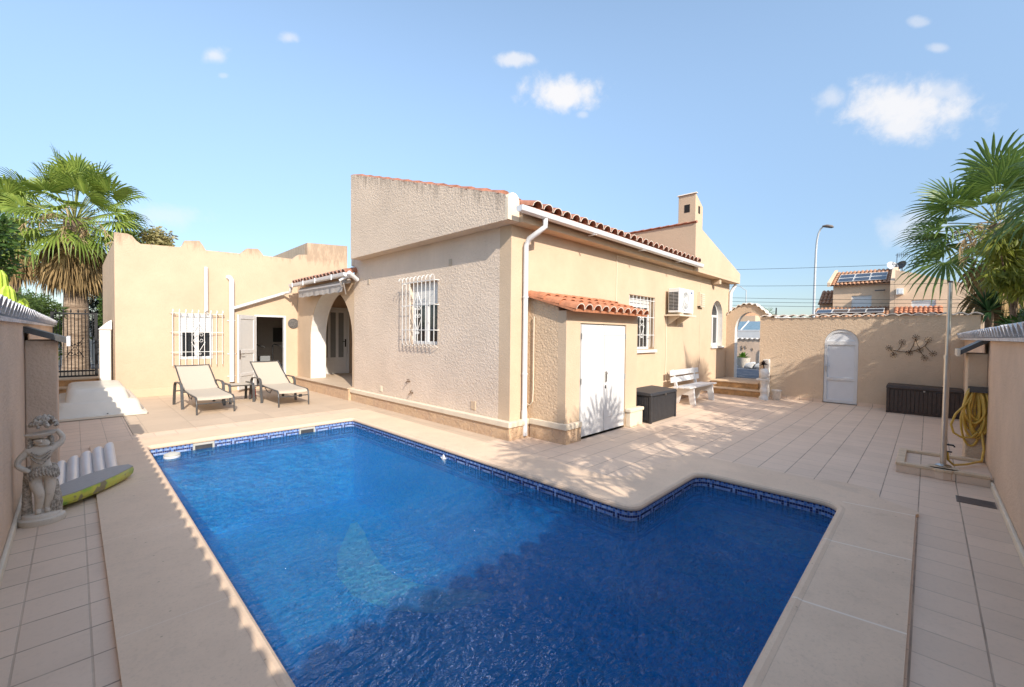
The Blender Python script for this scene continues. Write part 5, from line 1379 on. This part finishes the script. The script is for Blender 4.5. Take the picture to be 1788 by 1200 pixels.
for (a0, a1, b0, b1, c) in ((2.98, 4.12, 3.0, 4.72, VX), (-.30, .86, 3.0, 4.15, 38.6)):
    mb = MB()
    for k in range(int((b1 - b0) / .09)): mb.slab('x', c + .10, c + .12, rect(a0 + .01, a1 - .01, b0 + k * .09, b0 + k * .09 + .085))
    wd = mb.build('window_shutter', 'white', vi)
    mb = MB(); mb.slab('x', c + .06, c + .12, rect(a0, a1, b0, b1), [rect(a0 + .05, a1 - .05, b0 + .05, b1 - .05)]); mb.build('frame', 'white', wd)
us_ = Vector((1, 0, .42)).normalized(); un_ = Vector((-.42, 0, 1)).normalized()
for c in range(3):
    for r in range(2):
        o_ = Vector((VX + .05, 4.98 - c * .93, 5.74)) + us_ * (.03 + r * .93)
        mb = MB(); mb.hexa([o_, o_ + Vector((0, -.88, 0)), o_ + Vector((0, -.88, 0)) + us_ * .88, o_ + us_ * .88, o_ + un_ * .05, o_ + Vector((0, -.88, 0)) + un_ * .05, o_ + Vector((0, -.88, 0)) + us_ * .88 + un_ * .05, o_ + us_ * .88 + un_ * .05]); p_ = mb.build('solar_panel', 'pv', vi)
        mb = MB(); q = [o_ + un_ * .052, o_ + Vector((0, -.88, 0)) + un_ * .052, o_ + Vector((0, -.88, 0)) + us_ * .88 + un_ * .052, o_ + us_ * .88 + un_ * .052]; mb.tube(q, .018, 4, closed=True); mb.build('panel_frame', 'ac', p_)
us2 = Vector((1, 0, .35)).normalized(); un2 = Vector((-.35, 0, 1)).normalized()
for c in range(4):
    o_ = Vector((37.9, 5.95 - c * .95, 3.34)); mb = MB(); E1 = Vector((0, -.9, 0)); E2 = us2 * .85
    mb.hexa([o_, o_ + E1, o_ + E1 + E2, o_ + E2, o_ + un2 * .05, o_ + E1 + un2 * .05, o_ + E1 + E2 + un2 * .05, o_ + E2 + un2 * .05]); p_ = mb.build('solar_panel', 'pv', vi)
    mb = MB(); mb.tube([v + un2 * .052 for v in (o_, o_ + E1, o_ + E1 + E2, o_ + E2)], .018, 4, closed=True); mb.build('panel_frame', 'ac', p_)
for y in (2.1, 1.5):
    mb = MB(); mb.lathe([(.02, 0), (.22, .06), (.34, .16), (.36, .16), (.24, .03), (.03, -.04)], (0, 0, 0), 18); q = Vector((-.8, -.5 if y > 2 else .5, .5)).to_track_quat('Z', 'Y'); mb.v = [tuple(q @ Vector(v) + Vector((42.6, y, 6.95))) for v in mb.v]; mb.tube([(42.6, y, 6.4), (42.6, y, 6.95)], .03, 6); mb.build('satellite_dish', 'white' if y > 2 else 'frame_grey', vi)
mb = MB(); mb.tube([(42.6, 1.8, 6.4), (42.6, 1.8, 7.9)], .02, 5); mb.tube([(42.6, 1.9, 7.8), (42.6, 1.1, 7.75)], .015, 5)
for k in range(6): mb.tube([(42.6, 1.75 - k * .1, 7.6), (42.6, 1.75 - k * .1, 7.95)], .012, 4)
mb.build('antenna', 'iron', vi)
mb = MB(); mb.box(38.3, 38.59, 1.25, 1.60, 4.55, 4.95); mb.box(38.28, 38.3, 1.28, 1.50, 4.6, 4.9); mb.build('air_conditioner', 'ac', vi)
mb = MB(); mb.tube([(VX - .02, 2.3, 5.05), (VX - .3, 2.25, 5.0), (VX - .3, 2.8, 5.0)], .04, 6); mb.build('floodlight', 'frame_grey', vi)
v2 = thing('neighbour_house', 'pale neighbouring house partly hidden behind the palm and yucca', 'house', (44, -3, 0))
mb = MB(); mb.box(41, 50, -9, -2.85, 0, 4.7); mb.box(42, 49, -7, -3.4, 4.7, 5.6); mb.build('wall', 'white_render', v2)
mb = MB(); mb.box(40.95, 41.0, -4.4, -3.5, 2.6, 3.8); mb.build('window', 'glass', v2)

# street lamp
lp = thing('street_lamp', 'tall grey street lamp with curved arm behind the villa wall', 'street lamp', (30, 4.8, 0))
pts = [(30, 4.82, 0), (30, 4.80, 4.0), (30, 4.78, 6.6)] + [(30, 4.78 - .28 * (1 - cos(a)) , 6.9 + 1.05 * sin(a) * .95) for a in [radians(x) for x in (15, 30, 50, 70, 85)]]
pts = [(30, 4.82, 0), (30, 4.80, 3.0), (30, 4.785, 5.5), (30, 4.77, 6.6), (30, 4.74, 7.2), (30, 4.68, 7.6), (30, 4.58, 7.86), (30, 4.46, 7.97)]
mb = MB(); mb.tube(pts, [.075, .068, .06, .055, .05, .045, .04, .04], 10); mb.build('pole', 'lampmetal', lp, smooth=50)
mb = MB(); q = [(30, 4.50, 8.0), (30, 4.30, 7.98), (30, 4.05, 7.90), (30, 3.97, 7.86)]; mb.tube(q, [.06, .13, .12, .03], 10, flat=.7); mb.build('lamp_head', 'grate', lp, smooth=50)
# power lines
for i, (za, zb_) in enumerate(((5.25, 4.72), (4.32, 3.92), (3.72, 3.20), (3.46, 3.12), (3.22, 3.0))):
    mb = MB(); n = 16
    mb.tube([(25, 16 - 26 * k / n, za + .5 + (zb_ - za - 1) * k / n - .35 * (1 - (2 * k / n - 1) ** 2) + .3) for k in range(n + 1)], .009, 5)
    o = mb.build('power_line', 'iron'); tag(o, ('highest', 'second highest', 'middle', 'second lowest', 'lowest')[i] + ' power line crossing the sky in front of the villa', 'power line', 'power lines above the far wall')
mb = MB(); mb.tube([(60, 13.5, 0), (60, 13.4, 5.2)], [.12, .07], 8); o = mb.build('utility_pole', 'iron', smooth=50); tag(o, 'short dark utility pole left of the villa', 'pole')
mb = MB(); mb.tube([(70, 19.6, 0), (70, 19.6, 8.5)], [.12, .06], 8); mb.tube([(70, 19.6, 8.5), (70, 20.6, 9.3)], .05, 6); o = mb.build('street_lamp', 'lampmetal', smooth=50); tag(o, 'thin distant lamp post right of the gateway arch', 'street lamp')

# ================================================================== VEGETATION
def fan(mb, base, d, pet, R, nseg=22, droop=.35, mi=0, smi=1, rnd=random, spread=118, fold=.25, wid=.036, petr=.014, sag=.25, roll=.9):
    base = Vector(base); d = Vector(d).normalized()
    side = d.cross(Vector((0, 0, 1)))
    if side.length < .1: side = Vector((1, 0, 0))
    side.normalize()
    # petiole curve
    pts = []; p = base.copy(); dd = d.copy()
    for i in range(5):
        pts.append(p.copy()); dd = (dd + Vector((0, 0, -sag / 5))).normalized(); p = p + dd * pet / 4
    mb.tube(pts, [petr * (1.3 - .12 * i) for i in range(5)], 4, smi, caps=False)
    q = Matrix.Rotation(rnd.uniform(-roll, roll), 3, dd); side = q @ side
    hub = pts[-1]; nrm = side.cross(dd).normalized()
    for k in range(nseg):
        a = radians(-spread + 2 * spread * k / (nseg - 1)) + rnd.uniform(-.03, .03)
        rd = (dd * cos(a) + side * sin(a)).normalized(); rd = (rd + nrm * (fold * abs(sin(a)))).normalized()
        L = R * (1 - .25 * (abs(a) / radians(spread)) ** 2) * rnd.uniform(.9, 1.08)
        tn = rd.cross(nrm).normalized(); w = wid * R
        g = Vector((0, 0, -1))
        p1 = hub + rd * L * .12; p2 = hub + rd * L * .5 + g * droop * L * .06; p3 = hub + rd * L * .8 + g * droop * L * .28; p4 = hub + rd * L * (1.0 - droop * .08) + g * droop * L * rnd.uniform(.5, .8)
        mb.grid([[p1 - tn * w * .35, p1 + nrm * w * .12, p1 + tn * w * .35], [p2 - tn * w, p2 + nrm * w * .35, p2 + tn * w], [p3 - tn * w * .55, p3 + nrm * w * .2, p3 + tn * w * .55], [p4 - tn * .003, p4, p4 + tn * .003]], mi)

def palm(name, label, base, H, pet, R, nlive, ndead, tr0, tr1, leaf='palm_leaf', seed=1, bloom=6, el=(-35, 85), group=None, nseg=22, skirt_len=1.0, lean=(0, 0), strands=20, dr=(.3, .6), dl=.5):
    rnd = random.Random(seed)
    root = thing(name, label, 'palm tree', base, group)
    B = Vector(base); T = B + Vector((lean[0], lean[1], H))
    mb = MB(); n = 14
    mb.tube([B.lerp(T, i / n) + Vector((rnd.uniform(-.012, .012), rnd.uniform(-.012, .012), 0)) for i in range(n + 1)], [tr0 + (tr1 - tr0) * min(1, (i / n) * 1.3) + (.12 * tr0 if i == 0 else 0) + rnd.uniform(-.01, .01) for i in range(n + 1)], 14); mb.build('trunk', 'trunk', root, smooth=60)
    mb = MB()
    for k in range(nlive):
        f = k / max(1, nlive - 1); e = radians(el[1] + (el[0] - el[1]) * f ** .8 + rnd.uniform(-8, 8)); az = k * 2.39996 + rnd.uniform(-.3, .3)
        d = Vector((cos(az) * cos(e), sin(az) * cos(e), sin(e)))
        s = rnd.uniform(.85, 1.12)
        fan(mb, T + Vector((d.x * .12, d.y * .12, .15 - .35 * f)), d, pet * s, R * s, nseg, rnd.uniform(*dr) + dl * f, 0, 1, rnd, fold=rnd.uniform(.05, .5))
    mb.build('crown', [leaf, 'palm_stalk'], root, recalc=False)
    if ndead:
        mb = MB()
        for k in range(ndead):
            az = rnd.uniform(0, 2 * pi); zz = rnd.uniform(0, .9) * skirt_len; e = radians(rnd.uniform(-85, -55))
            d = Vector((cos(az) * cos(e), sin(az) * cos(e), sin(e)))
            fan(mb, T + Vector((cos(az) * tr1 * 1.0, sin(az) * tr1 * 1.0, -.25 - zz)), d, pet * .45, R * rnd.uniform(.6, .85), 11, .9, 0, 0, rnd, spread=55, wid=.05)
        mb.build('dead_frond_skirt', 'palm_dead', root, recalc=False)
    if bloom:
        mb = MB()
        for k in range(bloom):
            az = rnd.uniform(0, 2 * pi); e = radians(rnd.uniform(-5, 40)); d = Vector((cos(az) * cos(e), sin(az) * cos(e), sin(e)))
            p = T.copy(); pts = [p.copy()]; L = (pet + R) * rnd.uniform(.8, 1.15)
            for i in range(8): d = (d + Vector((0, 0, -.16))).normalized(); p = p + d * L / 8; pts.append(p.copy())
            mb.tube(pts, [.014 * (1 - .08 * i) for i in range(9)], 4, 0, caps=False)
            for i in range(strands):
                q = pts[rnd.randint(4, 8)]; dd = Vector((rnd.uniform(-1, 1), rnd.uniform(-1, 1), rnd.uniform(-1.6, .1))).normalized(); l = rnd.uniform(.1, .35)
                mb.tube([q, q + dd * l * .6, q + dd * l + Vector((0, 0, -.06))], [.012, .008, .003], 3, 0, caps=False)
        mb.build('flower_stalk', 'bloom', root, recalc=False)
    return root

def leaf_cloud(mb, centers, n, ls, rnd, mi=0, droop=0, asp=2.2, flat=.3):
    for c, r in centers:
        c = Vector(c)
        for k in range(n):
            v = Vector((rnd.gauss(0, 1), rnd.gauss(0, 1), rnd.gauss(0, 1))); v.normalize(); v *= rnd.random() ** .45
            p = c + Vector((v.x * r[0], v.y * r[1], v.z * r[2]))
            ax = (Vector((rnd.gauss(0, 1), rnd.gauss(0, 1), rnd.gauss(0, flat))) + v * 1.2 + Vector((0, 0, -droop))).normalized()
            sd = ax.cross(Vector((rnd.gauss(0, 1), rnd.gauss(0, 1), rnd.gauss(0, 1)))).normalized()
            l = ls * rnd.uniform(.6, 1.25); w = l / asp * .5
            up_ = ax.cross(sd) * w * .35
            mb.add([p, p + ax * l * .45 + sd * w + up_, p + ax * l, p + ax * l * .45 - sd * w + up_], [(0, 1, 2), (0, 2, 3)], mi)

def tree(name, label, base, cen, rad, nclump, nleaf, ls, leaf, seed=1, cat='tree', tr=.1, droop=0, asp=2.2, group=None, clump=.38, limbs=6):
    rnd = random.Random(seed); root = thing(name, label, cat, base, group); B = Vector(base); Cn = Vector(cen)
    cl = []
    for k in range(nclump):
        v = Vector((rnd.gauss(0, 1), rnd.gauss(0, 1), rnd.gauss(0, 1))).normalized() * (rnd.random() ** .5)
        s = rnd.uniform(.6, 1.2) * clump
        cl.append((Cn + Vector((v.x * rad[0], v.y * rad[1], v.z * rad[2])), (rad[0] * s, rad[1] * s, rad[2] * s)))
    mb = MB()
    mid_ = B.lerp(Cn, .6); mb.tube([B, B.lerp(mid_, .5) + Vector((tr * .3, 0, 0)), mid_, Cn], [tr, tr * .85, tr * .7, tr * .25], 9)
    for k in range(min(limbs, nclump)):
        mb.tube([mid_.lerp(Cn, rnd.uniform(0, .6)), mid_.lerp(Vector(cl[k][0]), .6) + Vector((0, 0, .05)), Vector(cl[k][0])], [tr * .45, tr * .28, tr * .08], 6)
    mb.build('trunk', 'bark', root, smooth=60)
    mb = MB(); leaf_cloud(mb, cl, nleaf, ls, rnd, droop=droop, asp=asp); mb.build('crown', leaf, root, recalc=False)
    return root

# left palm group
palm('fan_palm', 'large fan palm with thick trunk and brown skirt behind the iron gate', (.05, 21.5, 0), 5.4, 1.40, .98, 58, 150, .36, .30, 'palm_leaf', 3, 11, el=(-24, 88), nseg=26, skirt_len=1.0, dr=(.12, .4), dl=.6)
palm('fan_palm', 'slim background fan palm just left of the large palm trunk', (-1.9, 31, 0), 6.4, 1.3, 1.2, 26, 60, .20, .17, 'palm_leaf', 8, 2, nseg=18, group='slim palms behind the large palm')
palm('fan_palm', 'slim background fan palm farther left behind the large palm', (-3.6, 33, 0), 6.3, 1.3, 1.2, 26, 60, .19, .16, 'palm_leaf', 9, 2, nseg=18, group='slim palms behind the large palm')
tree('leafy_tree', 'dark green leafy tree above the left garden wall', (-1.5, 12.8, 0), (-1.55, 12.5, 3.05), (.75, .9, .95), 40, 170, .12, 'tree_dark', 21, tr=.09, asp=1.9)
tree('shrub', 'mid green feathery shrub between the left wall and the iron gate', (-1.0, 16.5, 0), (-.85, 16.3, 2.0), (.65, .8, .55), 26, 150, .13, 'tree_mid', 22, 'shrub', tr=.05, asp=4)
tree('shrub', 'green bush hiding the street beyond the iron gate', (-1.3, 24.2, 0), (-1.2, 24.0, 1.6), (1.2, .8, 1.2), 30, 120, .2, 'tree_mid', 27, 'shrub', tr=.05, asp=3)
tree('conifer', 'dark evergreen tree between the large palm trunk and the annex', (1.25, 24.5, 0), (1.2, 24.4, 2.9), (.7, .7, 2.2), 50, 160, .22, 'conifer', 23, 'tree', tr=.12, asp=4, droop=.4)
tree('leafy_tree', 'green bush in front of the dark evergreen beside the gate pillar', (.85, 20.4, 0), (.85, 20.3, 2.2), (.28, .35, .8), 18, 120, .12, 'tree_mid', 26, 'tree', tr=.05)
tree('flowering_tree', 'pale yellow flowering tree rising behind the annex parapet', (2.35, 21.5, 0), (2.3, 21.4, 4.9), (.55, .6, .85), 20, 90, .16, 'pale_bloom', 24, tr=.08, asp=2, droop=.6)
tree('leafy_tree', 'thin dark tree showing right of the pale flowering tree', (3.1, 24, 0), (3.0, 24, 4.9), (.45, .5, .55), 14, 60, .16, 'conifer', 25, tr=.06, clump=.3)
def cactus(label, x, y, z1, r, g):
    mb = MB(); n = 20; rings_ = []
    for z, k in ((0, .9), (z1 * .5, 1), (z1 * .9, 1), (z1 * .97, .8), (z1, .35)):
        rings_.append([(x + r * k * (1 + .14 * cos(i * pi)) * cos(2 * pi * i / n), y + r * k * (1 + .14 * cos(i * pi)) * sin(2 * pi * i / n), z) for i in range(n)])
    for i in range(4): mb.grid([rings_[i] + [rings_[i][0]], rings_[i + 1] + [rings_[i + 1][0]]])
    mb.add(rings_[-1], [tuple(range(n))]); o = mb.build('column_cactus', 'cactus', smooth=30); tag(o, label, 'cactus', g)
cactus('tallest yellow green column cactus at the left edge behind the left wall', -.80, 10.3, 2.52, .085, 'column cacti behind the left garden wall')
cactus('middle yellow green column cactus right beside the tallest one behind the left wall', -.70, 9.95, 2.26, .085, 'column cacti behind the left garden wall')
cactus('lone short yellow green column cactus rising above the left wall coping', -.72, 13.0, 2.22, .09, 'column cacti behind the left garden wall')

# right side vegetation
palm('fan_palm', 'dark green fan palm rising behind the right end of the far wall', (14.9, -1.2, 0), 4.25, 1.0, .9, 36, 18, .21, .18, 'palm_dark', 5, 7, dr=(.06, .25), dl=.45, el=(-28, 84), nseg=24, lean=(-.15, .12), strands=45)
yr = thing('yucca', 'spiky green yucca beside the far wall in front of the palm trunk', 'yucca', (14.2, -.98, 0))
mb = MB(); mb.tube([(14.2, -1.0, 0), (14.18, -.95, 2.25)], [.09, .07], 8); mb.build('trunk', 'bark', yr, smooth=60)
mb = MB(); rosette(mb, (14.18, -.95, 2.25), 70, .85, .032, (-25, 88), .25, 0, 4, random.Random(4)); mb.build('leaves', 'yucca', yr, recalc=False)
tree('pepper_tree', 'yellow green drooping tree at the right edge in front of the palm', (11.3, -1.15, 0), (11.2, -.98, 3.0), (.7, .36, .68), 26, 90, .17, 'tree_yellow', 31, tr=.06, droop=1.6, asp=3.6)
pp = thing('prickly_pear', 'dark prickly pear cactus behind the right garden wall', 'cactus', (11.3, -1.3, 0))
mb = MB(); rnd = random.Random(6)
for k in range(12):
    c = Vector((11.3 + rnd.uniform(-.3, .3), -1.30 + rnd.uniform(-.25, .2), 1.55 + rnd.uniform(0, .55))); mm = MB(); mm.lathe([(.02, -.16), (.09, -.10), (.12, 0), (.10, .10), (.03, .15)], (0, 0, 0), 12, sy=.22)
    q = Matrix.Rotation(rnd.uniform(0, pi), 3, 'Z') @ Matrix.Rotation(rnd.uniform(-.4, .4), 3, 'Y'); mb.add([q @ Vector(v) + c for v in mm.v], mm.f)
mb.tube([(11.3, -1.3, 0), (11.3, -1.3, 1.6)], .08, 8); mb.build('pads', 'yucca', pp, smooth=60)
tree('shrub', 'dark shrub filling the gap between the far wall end and the right wall', (13.6, -1.2, 0), (13.5, -1.28, 1.75), (.55, .36, .55), 22, 110, .16, 'tree_dark', 33, 'shrub', tr=.05, asp=4)
tree('shrub', 'low dark shrub just behind the coping of the right garden wall', (10.0, -1.25, 0), (10.0, -1.22, 1.5), (1.3, .3, .5), 26, 110, .13, 'tree_dark', 34, 'shrub', tr=.05, asp=3)
# palms and hedge standing outside the frame on the right: they shade the patio
palm('fan_palm', 'young fan palm whose leaf tips reach in at the upper right corner', (9.6, -2.2, 0), 3.9, .85, .85, 26, 10, .17, .15, 'palm_dark', 11, 0, el=(-10, 80), nseg=20, dr=(.1, .3))
p2 = palm('fan_palm', 'low fan palm behind the right garden wall, outside the picture near the shed', (4.15, -2.05, 0), 2.85, .8, .85, 26, 10, .17, .15, 'palm_dark', 12, 0, el=(-20, 82), nseg=18)
p3 = dup(p2, (2.75, -2.1, 0), 2.6, 'low fan palm behind the right garden wall, outside the picture near the pool')
tree('leafy_tree', 'loose leafy tree behind the right garden wall, outside the picture near the far wall', (12.0, -2.7, 0), (12.0, -2.55, 3.35), (.95, .8, .85), 26, 90, .17, 'tree_mid', 44, tr=.07, asp=3)
for x, yy, zz, sd, w_ in ((5.9, -2.15, 3.5, 41, 'pool end'), (7.9, -2.25, 3.7, 42, 'shower'), (10.2, -2.9, 2.9, 43, 'hose pier')):
    tree('shrub', 'dense tall shrub behind the right garden wall by the ' + w_, (x, yy, 0), (x, yy, zz - 1.0), (1.0, .6, 1.0), 24, 110, .16, 'tree_mid', sd, 'shrub', tr=.06, asp=3)
palm('fan_palm', 'tiny distant palm on the horizon above the far wall left of the villa', (62, 15.2, 0), 3.9, .9, 1.0, 24, 10, .2, .18, 'palm_dark', 14, 0, nseg=12)
tree('leafy_tree', 'low distant tree beside the tiny palm on the horizon', (60, 14.0, 0), (60, 14.0, 3.1), (1.0, 1.0, .7), 14, 70, .3, 'tree_dark', 35, tr=.1)
